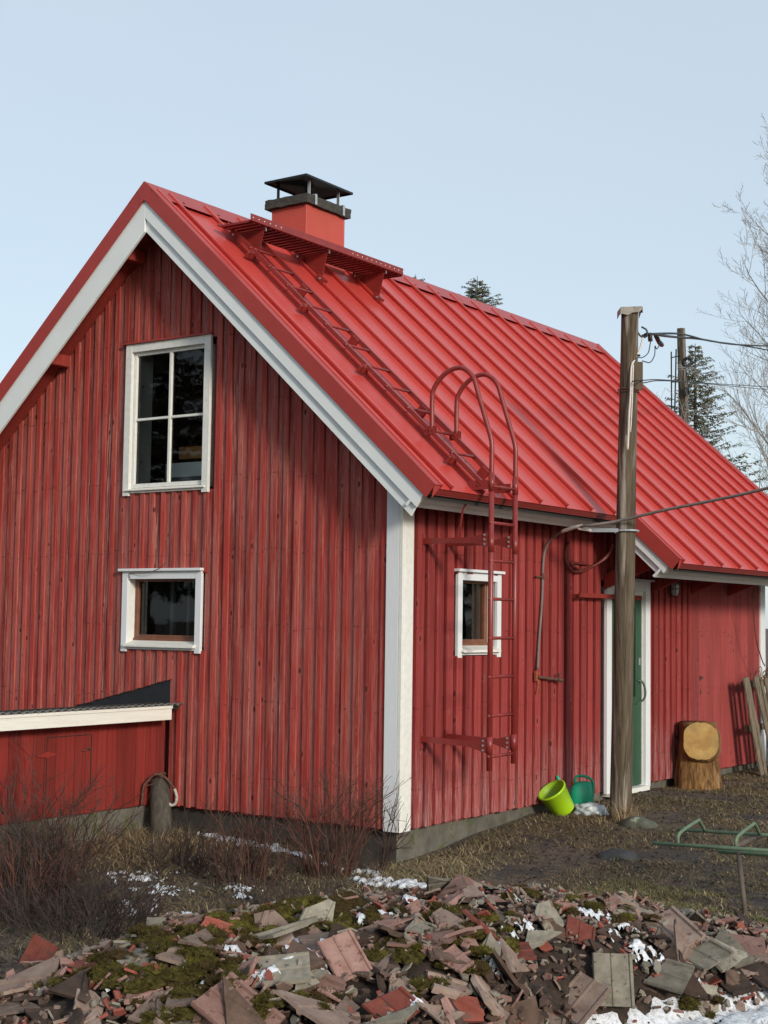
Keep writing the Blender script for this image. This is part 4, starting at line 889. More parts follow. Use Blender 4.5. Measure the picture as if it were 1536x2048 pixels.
# crumpled bag
def blob(name, c, rad, m, amp, fr, sub=4, zmin=None, mi=0):
    bm = bmesh.new(); bmesh.ops.create_icosphere(bm, subdivisions=sub, radius=1)
    for v in bm.verts:
        k = 1+amp*noise.noise(v.co*fr+Vector(c))+amp*.5*noise.noise(v.co*fr*2.7+Vector(c)*2)
        v.co = Vector((v.co.x*rad[0]*k, v.co.y*rad[1]*k, v.co.z*rad[2]*k))
    me = bpy.data.meshes.new(name); bm.to_mesh(me); bm.free(); me.materials.append(m)
    for p_ in me.polygons: p_.use_smooth = True
    o = bpy.data.objects.new(name, me); COL.objects.link(o); o.location = c; return o
tag(blob('plastic_bag', (.37, 2.44, -.075), (.155, .12, .085), BAG, .35, 2.8, 4), 'crumpled white plastic bag with green print between bucket and pole', 'bag')
tag(blob('stone', (.99, 2.10, -.12), (.16, .13, .105), STONE, .15, 1.2), 'rounded lichen-covered stone at the foot of the near pole', 'stone')
tag(blob('stone', (1.30, 1.05, -.20), (.16, .12, .065), STONED, .2, 1.4), 'flat dark stone on the bare ground in front of the wall', 'stone')
tag(blob('stone', (1.75, .72, -.23), (.05, .04, .02), STONE, .2, 1.4), 'small pale stone flush with the ground near the green rack', 'stone')

# green steel rack at the right
rk = empty('steel_rack', (2.8, .0, -.3), 'faded green tubular steel rack on thin rusty legs', 'rack')
def rt(name, pts, r, m, sm=True, cv=True):
    mb = MB(); mb.tube(curve_pts(pts, 5) if cv else pts, r, 9); mb.build(name, m, rk, smooth=sm)
rt('side_tube', [(2.239, -.382, .170), (3.6, -.03, .170)], .0125, TUBE, cv=False)
rt('side_tube', [(2.10, .315, .170), (3.45, .63, .170)], .0125, TUBE, cv=False)
for a in (0, .36, .76, 1.12):
    o_ = Vector((a*.975, a*.265, 0))
    pts = [Vector(p)+o_ for p in ((2.394, -.334, .175), (2.396, -.335, .225), (2.392, -.25, .250), (2.345, .08, .268), (2.330, .165, .262), (2.30, .33, .178))]
    rt('bow', pts, .0115, TUBE)
rt('lower_tube', [(2.60, -.17, .130), (3.4, .03, .130)], .016, TUBE, cv=False)
rt('cross_tube', [(2.64, -.02, .140), (2.585, .62, .140)], .018, TUBER, cv=False)
rt('leg', [(2.725, -.150, .135), (2.835, -.300, -.28)], .0165, TUBER, cv=False)
rt('leg_foot', [(2.836, -.302, -.27), (2.848, -.316, -.35)], .019, REDP, cv=False)
rt('leg', [(2.68, .52, .15), (2.72, .62, -.30)], .0165, TUBER, cv=False)
rt('leg', [(3.35, .0, .13), (3.5, -.1, -.32)], .0165, TUBER, cv=False)
# post with a hose in the corner by the lean-to
po = empty('hose_post', (-2.20, -.22, -.2), 'short old wooden post with a hose draped over its top', 'post')
mb = MB(); b_ = Vector((-2.16, -.27, -.25)); t_ = Vector((-2.29, -.17, .225))
mb.tube([b_, b_*.66+t_*.34, b_*.33+t_*.67, t_], [.092, .090, .085, .080], 18); mb.build('post_shaft', POST, po, smooth=True)
mb = MB(); mb.tube([t_, t_+Vector((-.01, .0, .05))], [.045, .035], 10); mb.tube([t_+Vector((-.05, 0, .05)), t_+Vector((.04, .02, .055))], .012, 7); mb.build('post_fitting', RUST, po)
hp = [t_+u3*a+w3*b-Fh.to_3d()*.09 for a, b in ((-.135, -.20), (-.12, -.05), (-.09, .0), (-.03, .055), (.03, .05), (.09, .0), (.135, -.06))]
mb = MB(); mb.tube(curve_pts(hp, 5), .0105, 8); mb.build('hose', RUST, po, smooth=True)
hp = [t_+u3*a+w3*b-Fh.to_3d()*.09 for a, b in ((.135, -.06), (.155, -.12), (.148, -.175), (.115, -.195), (.09, -.18))]
mb = MB(); mb.tube(curve_pts(hp, 5), .0125, 8); mb.build('hose_end', CLOTH, po, smooth=True)
mb = MB(); mb.tube(curve_pts([t_+u3*a+w3*b-Fh.to_3d()*.08 for a, b in ((-.10, -.04), (-.03, -.02), (.05, .0))], 4), .004, 5); mb.build('tie_wire', RUST, po)

# white-framed greenhouse beyond the far corner
gh = empty('greenhouse', (-.4, 10.6, -.1), 'white-framed glazed wall just visible beyond the house corner', 'greenhouse')
for k in range(5):
    mb = MB(); mb.box((-.85+k*.75, 10.2, -.1), (-.79+k*.75, 10.26, 2.3)); mb.build('frame_post', WHT, gh)
for z_ in (.95, 1.70, 1.78, 2.3):
    mb = MB(); mb.box((-.85, 10.19, z_-.02), (2.2, 10.265, z_+.02)); mb.build('frame_bar', WHT, gh)
mb = MB(); mb.box((-.85, 10.21, -.1), (2.2, 10.25, .0)); mb.build('base_board', WHT, gh)
for k in range(4):
    mb = MB(); mb.box((-.785+k*.75, 10.225, 0), (-.105+k*.75, 10.228, 2.28)); mb.build('glass_panel', GLASS, gh)
mb = MB(); mb.box((-.85, 12.0, -.1), (2.2, 12.05, 2.2)); mb.box((-.85, 11.2, 1.15), (2.2, 11.5, 1.2)); mb.build('back_wall', PALLET, gh)

# ================================================================== trees
def spruce_meshes(seed, H, Rb, lean=0, dens=1.0, zstart=.12):
    rs = random.Random(seed); tk = MB(); tk.tube([(0, 0, -.3), (.02, .02, H*.4), (0, 0, H*.75), (0, 0, H)], [H*.018, H*.013, H*.006, .01], 8)
    cr = MB(); z = H*zstart
    while z < H*.99:
        t = (z/H-zstart)/(1-zstart); Lb = Rb*(1-t)**.75*rs.uniform(.75, 1.15)+.06
        nb = max(3, int((5+2*rs.random())*dens)) if t < .9 else 4
        a0 = rs.random()*6.28
        for k in range(nb):
            th = a0+2*math.pi*k/nb+rs.uniform(-.35, .35); l = Lb*rs.uniform(.55, 1.2); d = Vector((math.cos(th), math.sin(th), 0)); dr = .42-.62*t
            pts = [Vector((0, 0, z))+d*l*s+Vector((0, 0, l*(-dr*s*(1.4-s)+.30*max(0, s-.55)))) for s in (0, .25, .5, .75, 1)]
            cr.tube(pts, [.022*(1-t)+.006, .016*(1-t)+.005, .011, .008, .004], 3, mi=3, cap=False)
            ns = int(7+l*14*dens)
            for j in range(ns):
                s = .18+.82*j/ns+rs.uniform(-.03, .03); s = min(.99, s); i0 = min(3, int(s*4)); f = s*4-i0; p = pts[i0].lerp(pts[i0+1], f)
                side = Vector((-d.y, d.x, 0))*rs.choice((-1, 1)); ln = (.10+.28*(1-t)*(1-s*.6))*rs.uniform(.6, 1.25)
                q = p+(side*.75+d*.55+Vector((0, 0, -.55*rs.random()))).normalized()*ln
                mi = rs.choice((0, 0, 1, 2, 0, 1)); ax = (q-p); 
                for r_ in range(4):
                    c0 = p+ax*(r_/4); w_ = .028+.014*rs.random(); dd = Vector((rs.uniform(-1, 1), rs.uniform(-1, 1), rs.uniform(-1, .6))).normalized()
                    cr.add([c0, c0+ax*.34, c0+ax*.30+dd*w_*1.6, c0+dd*w_], [(0, 1, 2, 3)], mi)
        z += (.11+.17*(1-t))*(H/10)/dens**.5*rs.uniform(.8, 1.2)
    return tk, cr
def place_tree(name, loc, tk, cr, tm, cm, label, cat, group=None):
    r = empty(name, loc, label, cat, group)
    for mbb, nm, mm in ((tk, 'trunk', tm), (cr, 'crown', cm)):
        me = bpy.data.meshes.new(nm); me.from_pydata(mbb.v, [], mbb.f)
        mm = mm if isinstance(mm, list) else [mm]
        for m_ in mm: me.materials.append(m_)
        if len(mm) > 1: me.polygons.foreach_set('material_index', mbb.m)
        o = bpy.data.objects.new(nm, me); COL.objects.link(o); o.parent = r
    return r
SM = SPR+[BARKD]
tk, cr = spruce_meshes(3, 10.4, 2.75, dens=1.1, zstart=.22)
sp1 = place_tree('spruce_tree', (-11.42, 32.7, -.2), tk, cr, BARKD, SM, 'tall sparse spruce behind the distant utility pole', 'tree', 'spruces behind the house')
tk2, cr2 = spruce_meshes(11, 15.9, 3.0, dens=1.7, zstart=.62)
sp2 = place_tree('spruce_tree', (-24.5, 41.3, -.2), tk2, cr2, BARKD, SM, 'spruce whose top shows over the middle of the ridge', 'tree', 'spruces behind the house')
def copy_tree(src, loc, scale, rot, label, group):
    r = src.copy(); COL.objects.link(r); r.location = loc; r.scale = (scale,)*3; r.rotation_euler = (0, 0, rot); r['label'] = label; r['group'] = group
    for c_ in src.children: k_ = c_.copy(); COL.objects.link(k_); k_.parent = r
    return r
copy_tree(sp2, (-26.6, 39.9, -.2), 1.002, 2.1, 'spruce whose faint top shows over the ridge right of the walkway', 'spruces behind the house')
rs = random.Random(21)
for k in range(18):                               # the wood across the yard that the window panes mirror
    t = (k//2-4.2)*3.3; b = 26+5*(k % 2)+rs.uniform(-1, 1)
    copy_tree(sp1, (-2.5-.69*b+.73*t, -.73*b-.69*t, -.3), rs.uniform(1.25, 1.6), rs.random()*6, 'spruce in the wood mirrored in the window panes', 'spruces across the yard')
for k in range(5):
    copy_tree(sp1, (9+3.2*k, 27+1.5*(k % 2), -.3), rs.uniform(1.0, 1.3), rs.random()*6, 'spruce in the wood mirrored in the window panes', 'spruces across the yard')

def bare_tree(seed, H, spread, base_r, zc=.15, nlat=26, leanx=0):
    rs = random.Random(seed); tk = MB(); cr = MB()
    tr = [Vector((0, 0, -.3))]; n = 10
    for i in range(1, n+1): tr.append(Vector((leanx*(i/n)+.12*rs.uniform(-1, 1), .12*rs.uniform(-1, 1), H*i/n)))
    tk.tube(tr, [base_r*(1-i/n)**.8+.012 for i in range(n+1)], 8)
    def grow(p, d, l, r, lev):
        pts = [p]; q = p; dd = d; m = 5 if lev < 2 else 4
        for i in range(m):
            dd = (dd+Vector((rs.uniform(-1, 1), rs.uniform(-1, 1), rs.uniform(-.5, 1.0)))*.16+Vector((0, 0, .06 if lev else .03))).normalized(); q = q+dd*l/m; pts.append(q)
        rr = [max(.0038, r*(1-i/(m+.5))) for i in range(m+1)]
        cr.tube(pts, rr, 4 if lev == 0 else 3, cap=False)
        if lev < 3:
            nb = (8, 5, 4)[lev]
            for j in range(nb):
                s = .18+.8*(j+rs.random()*.6)/nb; s = min(.98, s); k = min(m-1, int(s*m)); b = pts[k].lerp(pts[k+1], s*m-k); t = (pts[k+1]-pts[k]).normalized()
                o = t.orthogonal().normalized(); o.rotate(Matrix.Rotation(rs.random()*6.28, 3, t)); nd = (t*.75+o*.75+Vector((0, 0, .12))).normalized()
                grow(b, nd, l*(.52-.18*s)*rs.uniform(.7, 1.2), rr[k]*.6, lev+1)
    for i in range(nlat):
        t = zc+(1-zc)*i/nlat; z = t*n; k = min(n-1, int(z)); p = tr[k].lerp(tr[k+1], z-k); th = i*2.4+rs.random()
        grow(p, Vector((math.cos(th), math.sin(th), .55+.6*t)).normalized(), spread*(1-t*.78)*rs.uniform(.75, 1.15), base_r*.32*(1-t)+.014, 0)
    return tk, cr
tk, cr = bare_tree(5, 13.2, 5.6, .15, .16, 30)
place_tree('bare_tree', (-5.15, 23.9, -.2), tk, cr, BARK, BARK, 'tall bare deciduous tree reaching in from the right edge', 'tree', 'bare trees at the right edge')
tk, cr = bare_tree(9, 7.6, 3.0, .10, .25, 18)
place_tree('bare_tree', (-7.1, 29.6, -.2), tk, cr, BARK, BARKD, 'smaller bare tree low at the right edge beside the roof', 'tree', 'bare trees at the right edge')

# ================================================================== ground cover
def blades(name, pts, mats, hmin, hmax, w, droop, label, cat=None, kind='stuff', weights=None, seg=3):
    mb = MB(); rs = random.Random(len(pts)+int(hmax*1000))
    for (x, y, z, hs) in pts:
        h = rs.uniform(hmin, hmax)*hs; th = rs.random()*6.28; d = Vector((math.cos(th), math.sin(th), 0)); s = Vector((-d.y, d.x, 0))*w*rs.uniform(.6, 1.3)
        k = droop*rs.uniform(.4, 1.5); up = 1/(1+k); vs = []
        for i in range(seg+1):
            t = i/seg; c = Vector((x, y, z-.008))+d*h*k*t*t/(1+k*.6)+Vector((0, 0, h*up*(t-.35*k*t*t/(1+k)))); ww = s*(1-t*.8); vs += [c-ww, c+ww]
        mb.add(vs, [(2*i, 2*i+1, 2*i+3, 2*i+2) for i in range(seg)], rs.choices(range(len(mats)), weights)[0] if weights else rs.randrange(len(mats)))
    o = mb.build(name, mats); 
    if kind == 'stuff': tag(o, label, cat or 'grass', kind='stuff')
    else: tag(o, label, cat)
    return o
rs = random.Random(3)
def scatter(n, x0, x1, y0, y1, ok, hs=lambda x, y: 1, zf=gz):
    out = []; tries = 0
    while len(out) < n and tries < n*12:
        tries += 1; x = rs.uniform(x0, x1); y = rs.uniform(y0, y1)
        if ok(x, y): out.append((x, y, zf(x, y), hs(x, y)))
    return out
def outside(x, y): return not (x < .03 and y > .02) and not (x < SX and y < .1) 
def inview(x, y, m=.25):
    u, D = xy2uv(x, y); return D > 5.6 and abs(u) < .2622*D+m
def pn(x, y, s=1.1, o=0): return noise.noise(Vector((x*s+o, y*s, o*3.1)))
yard = lambda x, y: outside(x, y) and inview(x, y) and heap(x, y) < .03
blades('yard_grass', scatter(60000, -.6, 4.6, -3.4, 9, lambda x, y: yard(x, y) and pn(x, y, 1.5) > -.30+rs.random()*.35), STRAW, .03, .085, .0030, 1.3, 'short dead winter grass over the bare yard', weights=(.7, 2.2, 1.6, 7), seg=2)
blades('green_grass', scatter(24000, 1.2, 4, -3, 1.0, lambda x, y: yard(x, y) and -1.9 < y < .35 and x > 1.6 and pn(x, y, 1.2, 4) > -.15), STRAW, .02, .06, .0022, 1.1, 'short green and straw grass in the yard behind the rubble', weights=(1.5, 1.5, 6, 1.2), seg=2)
def clump(n, cx, cy, sx, sy): 
    out = []
    for _ in range(n):
        x = rs.gauss(cx, sx); y = rs.gauss(cy, sy)
        if outside(x, y): out.append((x, y, gz(x, y), max(.25, 1-.3*abs(rs.gauss(0, 1)))))
    return out
blades('dry_grass_patch', clump(2000, .36, .10, .20, .30)+clump(800, .30, -.4, .2, .15)+clump(350, .25, .75, .10, .3), STRAW, .06, .19, .0024, 1.9, 'matted dry straw grass at the house corner', weights=(5, 2.2, 1.3, 1), seg=4)
blades('wall_grass', clump(260, .12, 1.5, .05, .5)+clump(140, .14, .9, .05, .2), STRAW, .04, .12, .002, 1.0, 'thin dry grass along the foundation', weights=(2, 3, 2, 3), seg=3)
tag(blades('grass_tuft', clump(330, .80, 2.25, .055, .06), STRAW, .12, .36, .0028, .7, 'a', kind='x', weights=(3, 3, 0, .5), seg=5), 'tall dry straw tuft at the foot of the near pole', 'grass tuft')
blades('matted_grass', clump(420, .50, 2.08, .16, .12), STRAW, .06, .17, .0025, 1.6, 'brown matted grass in front of bucket and bag', weights=(1, 5, .3, 3), seg=4)
blades('left_straw', clump(2300, -2.0, -.75, .34, .30)+clump(900, -2.25, -.45, .12, .25)+clump(1100, -1.4, -.8, .4, .35)+clump(400, -1.6, -.35, .3, .1), STRAW, .12, .34, .0030, 2.0, 'matted dry straw between lean-to and post', weights=(4, 3.5, .5, 2), seg=4)
blades('bank_grass', scatter(9000, -2.6, 1.6, -3.4, 0, lambda x, y: outside(x, y) and inview(x, y) and heap(x, y) < .05 and pn(x, y, 1.6, 2) > -.3), STRAW, .04, .16, .0021, 1.7, 'dead grass on the bank below the gable', weights=(1.0, 2.6, .2, 5), seg=3)
blades('far_grass', scatter(5000, .05, 6, 5, 14, lambda x, y: yard(x, y)), STRAW, .03, .09, .003, 1.2, 'dead grass by the far end of the house', weights=(2, 3, 1, 4), seg=2)
# dead leaves and crumbs
mb = MB()
for (x, y, z, _) in scatter(9000, -2.6, 5, -4.6, 8, lambda x, y: outside(x, y) and inview(x, y)):
    z = top(x, y)+.006; r = rs.uniform(.006, .02); th = rs.random()*6.28; n_ = Vector((rs.uniform(-.6, .6), rs.uniform(-.6, .6), 1)).normalized(); a = n_.orthogonal().normalized(); a.rotate(Matrix.Rotation(th, 3, n_)); b = n_.cross(a); c = Vector((x, y, z))
    mb.add([c+a*r, c+b*r*.6+n_*r*.3, c-a*r*.9, c-b*r*.7], [(0, 1, 2, 3)], rs.choices((0, 1, 2), (3, 4, 1))[0])
tag(mb.build('leaf_litter', LEAF), 'dead leaves and dark crumbs over the ground', 'leaves', kind='stuff')

# ================================================================== shrubs
def shrub(name, cx, cy, n, H, spread, mats, label, group, heads=True, wild=.5, seed=1):
    rs = random.Random(seed); mb = MB(); hd = MB(); root = empty(name, (cx, cy, gz(cx, cy)), label, 'shrub', group)
    for i in range(n):
        a = rs.random()*6.28; r0 = spread*.38*rs.random()**.6; x, y = cx+r0*math.cos(a), cy+r0*math.sin(a)
        if not outside(x-.03, y+.05): continue
        p = Vector((x, y, top(x, y)-.03)); d = Vector((math.cos(a)*wild*rs.random(), math.sin(a)*wild*rs.random(), 1)).normalized(); h = H*rs.uniform(.45, 1.1)
        def go(p, d, l, r, lev):
            pts = [p]; m = 5
            for k in range(m):
                d = (d+Vector((rs.uniform(-1, 1), rs.uniform(-1, 1), rs.uniform(-.3, .4)))*.13).normalized(); p = p+d*l/m
                if p.y > -.03 and p.x < .05: p.y = -.035
                if p.x < SX+.03 and p.y < 0: p.x = SX+.03
                pts.append(p.copy())
            mb.tube(pts, [max(.0017, r*(1-.7*k/m)) for k in range(m+1)], 3, mi=rs.randrange(len(mats)), cap=False)
            if lev < 2:
                for j in range(rs.randint(2, 4) if lev == 0 else rs.randint(1, 3)):
                    k = rs.randint(1, m-1); t = d.orthogonal().normalized(); t.rotate(Matrix.Rotation(rs.random()*6.28, 3, d)); go(pts[k], (d*.9+t*.6).normalized(), l*rs.uniform(.3, .55), r*.62, lev+1)
            elif heads and rs.random() < .16:
                for q in range(4):
                    c = p+Vector((rs.gauss(0, .010), rs.gauss(0, .010), rs.gauss(0, .008))); s = rs.uniform(.003, .006)
                    hd.add([c+Vector((s, 0, 0)), c+Vector((-s*.5, s, 0)), c+Vector((-s*.5, -s, 0)), c+Vector((0, 0, s*1.4))], [(0, 1, 2), (0, 1, 3), (1, 2, 3), (2, 0, 3)])
        go(p, d, h, .0054*rs.uniform(.7, 1.4), 0)
    mb.build('stems', mats, root)
    if hd.v: tag(hd.build('seed_heads', TWIGD, root), kind='stuff')
    return root
SG = 'bare shrubs below the gable wall'
shrub('bare_shrub', -1.82, -1.92, 92, .80, 1.05, [TWIG, TWIGD, TWIG, TWIGR], 'large leafless brown shrub in front of the lean-to', SG, seed=2, wild=.65)
shrub('bare_shrub', -1.15, -1.15, 34, .42, .6, [TWIG, TWIGD], 'low sparse shrub in front of the hose post', SG, seed=3, wild=.8)
shrub('bare_shrub', -.52, -1.12, 60, .48, .60, [TWIGR, TWIG, TWIG], 'leafless shrub left of the snow strip below the small gable window', SG, seed=4)
shrub('bare_shrub', -.16, -.62, 56, .74, .46, [TWIGR, TWIGR, TWIG], 'tall reddish leafless shrub against the gable near the corner', SG, seed=5, wild=.5)
shrub('bare_shrub', .10, -.40, 8, .62, .12, [TWIG], 'thin lone twigs just left of the house corner', SG, seed=6, wild=.4, heads=False)
shrub('bare_shrub', -.75, -2.45, 150, .34, 1.2, [TWIGD, TWIGD, TWIG], 'dark tangled shrub on the bank left behind the rubble', SG, seed=7, wild=1.1, heads=False)
shrub('bare_shrub', .25, -1.60, 70, .22, .95, [TWIGD, TWIG], 'low dark brush just behind the rubble heap', SG, seed=8, wild=1.0, heads=False)
shrub('bare_shrub', -1.35, -2.45, 80, .5, .7, [TWIGR, TWIG, TWIGD], 'leafless shrub at the far left edge above the leaning tile', SG, seed=12, wild=.8, heads=False)

# ================================================================== snow
def snow(name, label, areas, base, thick=.03, st=.03, thr=-.05, fr=5):
    mb = MB(); cells = {}
    for (cx, cy, rx, ry, ang) in areas:
        ca, sa = math.cos(ang), math.sin(ang); m = max(rx, ry)
        for i in range(int((cx-m)/st), int((cx+m)/st)+1):
            for j in range(int((cy-m)/st), int((cy+m)/st)+1):
                x, y = i*st, j*st; dx, dy = x-cx, y-cy; a = (dx*ca+dy*sa)/rx; b = (-dx*sa+dy*ca)/ry
                e = 1-(a*a+b*b); 
                if e <= 0 or not outside(x, y+.02): continue
                v = e*.75-.35+.75*noise.noise(Vector((x*fr, y*fr, 2)))+.65*noise.noise(Vector((x*fr*3, y*fr*3, 7)))+.35*noise.noise(Vector((x*fr*8, y*fr*8, 4)))-thr
                cells[(i, j)] = max(cells.get((i, j), -9), v)
    idx = {}
    def vid(i, j):
        if (i, j) not in idx:
            x, y = i*st, j*st; v = cells.get((i, j), -.2); h = thick*max(-.5, min(1, v*2.2))
            idx[(i, j)] = len(mb.v); mb.v.append((x+.3*st*noise.noise(Vector((x*20, y*20, 0))), y+.3*st*noise.noise(Vector((x*20, y*20, 5))), base(x, y)+h+.01*noise.noise(Vector((x*14, y*14, 1)))))
        return idx[(i, j)]
    for (i, j), v in cells.items():
        if v > -.04: 
            mb.f.append((vid(i, j), vid(i+1, j), vid(i+1, j+1), vid(i, j+1))); mb.m.append(0)
    o = mb.build(name, SNOW, smooth=True); tag(o, label, 'snow', kind='stuff'); return o
snow('snow', 'melting snow strip along the gable foot', [(-1.45, -.10, .75, .10, -.13), (-.85, -.17, .32, .07, -.25), (-.35, -.35, .20, .06, -.3), (.02, -.42, .18, .10, 0), (.35, -.62, .42, .15, .15), (.62, -.62, .25, .10, 0)], gz, .028, .012, .06, 7)
snow('snow', 'thin snow scraps under the shrubs', [(-1.35, -1.35, .45, .28, .5), (-.95, -1.55, .35, .25, .4), (-.75, -2.0, .35, .3, 0), (-.45, -1.3, .25, .2, 0)], gz, .018, .011, .42, 11)
snow('snow', 'thin snow sheet in front of the rubble at the right', [(3.05, -2.55, .75, .42, .65), (3.45, -1.75, .55, .30, .65), (2.55, -3.05, .5, .28, .6), (3.7, -2.2, .8, .5, .6)], lambda x, y: gz(x, y)+heap(x, y)*.6, .03, .018, -.28)
snow('snow', 'patchy snow on the grass by the rack leg', [(3.0, -.75, .42, .22, .6), (2.72, -.95, .25, .15, .6)], gz, .022, .014, .12, 9)

# ================================================================== rubble heap
def heapmesh():
    mb = MB(); st = .035; u0, u1, d0, d1 = -2.8, 2.9, 5.2, 10.0; nu = int((u1-u0)/st)+1; nd = int((d1-d0)/st)+1; ok = {}
    for j in range(nd):
        for i in range(nu):
            x, y = uv2xy(u0+i*st, d0+j*st); h = heap(x, y); ok[(i, j)] = h > 0
            mb.v.append((x, y, gz(x, y)+h-.03+.02*noise.noise(Vector((x*18, y*18, 0)))))
    for j in range(nd-1):
        for i in range(nu-1):
            if ok[(i, j)] or ok[(i+1, j+1)]: mb.f.append((j*nu+i, j*nu+i+1, (j+1)*nu+i+1, (j+1)*nu+i)); mb.m.append(0)
    m = plain('rubble_soil', (.030, .019, .013), .95, 0, .6, 18, 1.0, ((.10, .06, .045), .60, 2))
    tag(mb.build('rubble_soil', m, smooth=True), 'dark earth and dust filling the heap of broken roof tiles', 'rubble', kind='stuff')
heapmesh()
# tile meshes
PROF = [(0, 0), (.008, .016), (.022, .016), (.032, .002), (.085, .0), (.145, .002), (.153, .012), (.167, .012), (.175, .002), (.235, .0), (.295, .002), (.304, .018), (.326, .018), (.33, .0)]
def tile_bm(Lt=.42):
    bm = bmesh.new(); th = .014; A = []; n = len(PROF)
    for y_ in (0, Lt*.33, Lt*.66, Lt):
        A.append([bm.verts.new((x_-.165, y_-Lt/2, z_)) for x_, z_ in PROF]+[bm.verts.new((x_-.165, y_-Lt/2, z_*.4-th)) for x_, z_ in PROF][::-1])
    m = 2*n
    for k in range(3):
        for i in range(m): bm.faces.new((A[k][i], A[k][(i+1) % m], A[k+1][(i+1) % m], A[k+1][i]))
    bm.faces.new(A[0][::-1]); bm.faces.new(A[-1]); bmesh.ops.recalc_face_normals(bm, faces=bm.faces); return bm
def finish_tile(bm, rs, jag=.006):
    bmesh.ops.triangulate(bm, faces=[f for f in bm.faces if len(f.verts) > 4])
    me = bpy.data.meshes.new('tile'); bm.to_mesh(me); bm.free(); return me
def fragment(rs, size):
    bm = tile_bm(); c = Vector((rs.uniform(-.10, .10), rs.uniform(-.12, .12), 0)); k = rs.randint(3, 5); a0 = rs.random()*6.28
    for i in range(k):
        a = a0+2*math.pi*i/k+rs.uniform(-.35, .35); n_ = Vector((math.cos(a), math.sin(a), rs.uniform(-.35, .35))).normalized()
        r = bmesh.ops.bisect_plane(bm, geom=bm.verts[:]+bm.edges[:]+bm.faces[:], plane_co=c+Vector((math.cos(a), math.sin(a), 0))*size*rs.uniform(.55, 1.1), plane_no=n_, clear_outer=True)
        ed = [e for e in r['geom_cut'] if isinstance(e, bmesh.types.BMEdge)]
        if ed:
            try: bmesh.ops.holes_fill(bm, edges=ed, sides=0)
            except Exception: pass
    for v in bm.verts: v.co -= c; v.co += noise.noise_vector(v.co*30+Vector((size*90, k, a0)))*.003
    return finish_tile(bm, rs)
rs = random.Random(77)
FR = [fragment(rs, s) for s in (.13, .12, .11, .10, .095, .09, .085, .08, .075, .07, .065, .06, .055, .05)]
for me in FR: me.materials.append(T_GREY)
full = finish_tile(tile_bm(), rs); full.materials.append(T_GREY)
half = tile_bm(); r = bmesh.ops.bisect_plane(half, geom=half.verts[:]+half.edges[:]+half.faces[:], plane_co=(0, .06, 0), plane_no=Vector((.25, 1, .1)).normalized(), clear_outer=True); bmesh.ops.holes_fill(half, edges=[e for e in r['geom_cut'] if isinstance(e, bmesh.types.BMEdge)], sides=0); half = finish_tile(half, rs); half.materials.append(T_GREY)
def put(me, m, loc, rot, name, label, group=None, scale=1):
    o = bpy.data.objects.new(name, me); COL.objects.link(o); o.location = loc; o.scale = (scale,)*3
    if isinstance(rot, Matrix): o.rotation_euler = rot.to_euler()
    else: o.rotation_euler = rot
    o.material_slots[0].link = 'OBJECT'; o.material_slots[0].material = m
    tag(o, label, 'roof tile', group); return o
def facing(cf, cu, up2):           # tile normal = cf (towards camera), cu up, spin
    z = (-Fh.to_3d()*cf+Vector((0, 0, 1))*cu).normalized()
    return z
def orient(nrm, roll):             # nrm in (right, up, toward viewer) ; roll = angle of the tile's long side from image vertical
    n_ = (Rh.to_3d()*nrm[0]+Vector((0, 0, 1))*nrm[1]-Fh.to_3d()*nrm[2]).normalized()
    y0 = (Vector((0, 0, 1))-n_*n_.z).normalized() if abs(n_.z) < .98 else Fh.to_3d()
    y0.rotate(Matrix.Rotation(-roll, 3, n_)); x0 = y0.cross(n_); return Matrix((x0, y0, n_)).transposed()
def atpx(px, py, h=0, z=None):     # ray through a point of the heap, found once when designing
    d = cF+cR*((px-768)/2931.46)-cU*((py-1024)/2931.46); D = 5.2
    while D < 11:
        p = CAM+d*D
        if p.z < top(p.x, p.y)+h: return p
        D += .01
    return CAM+d*8
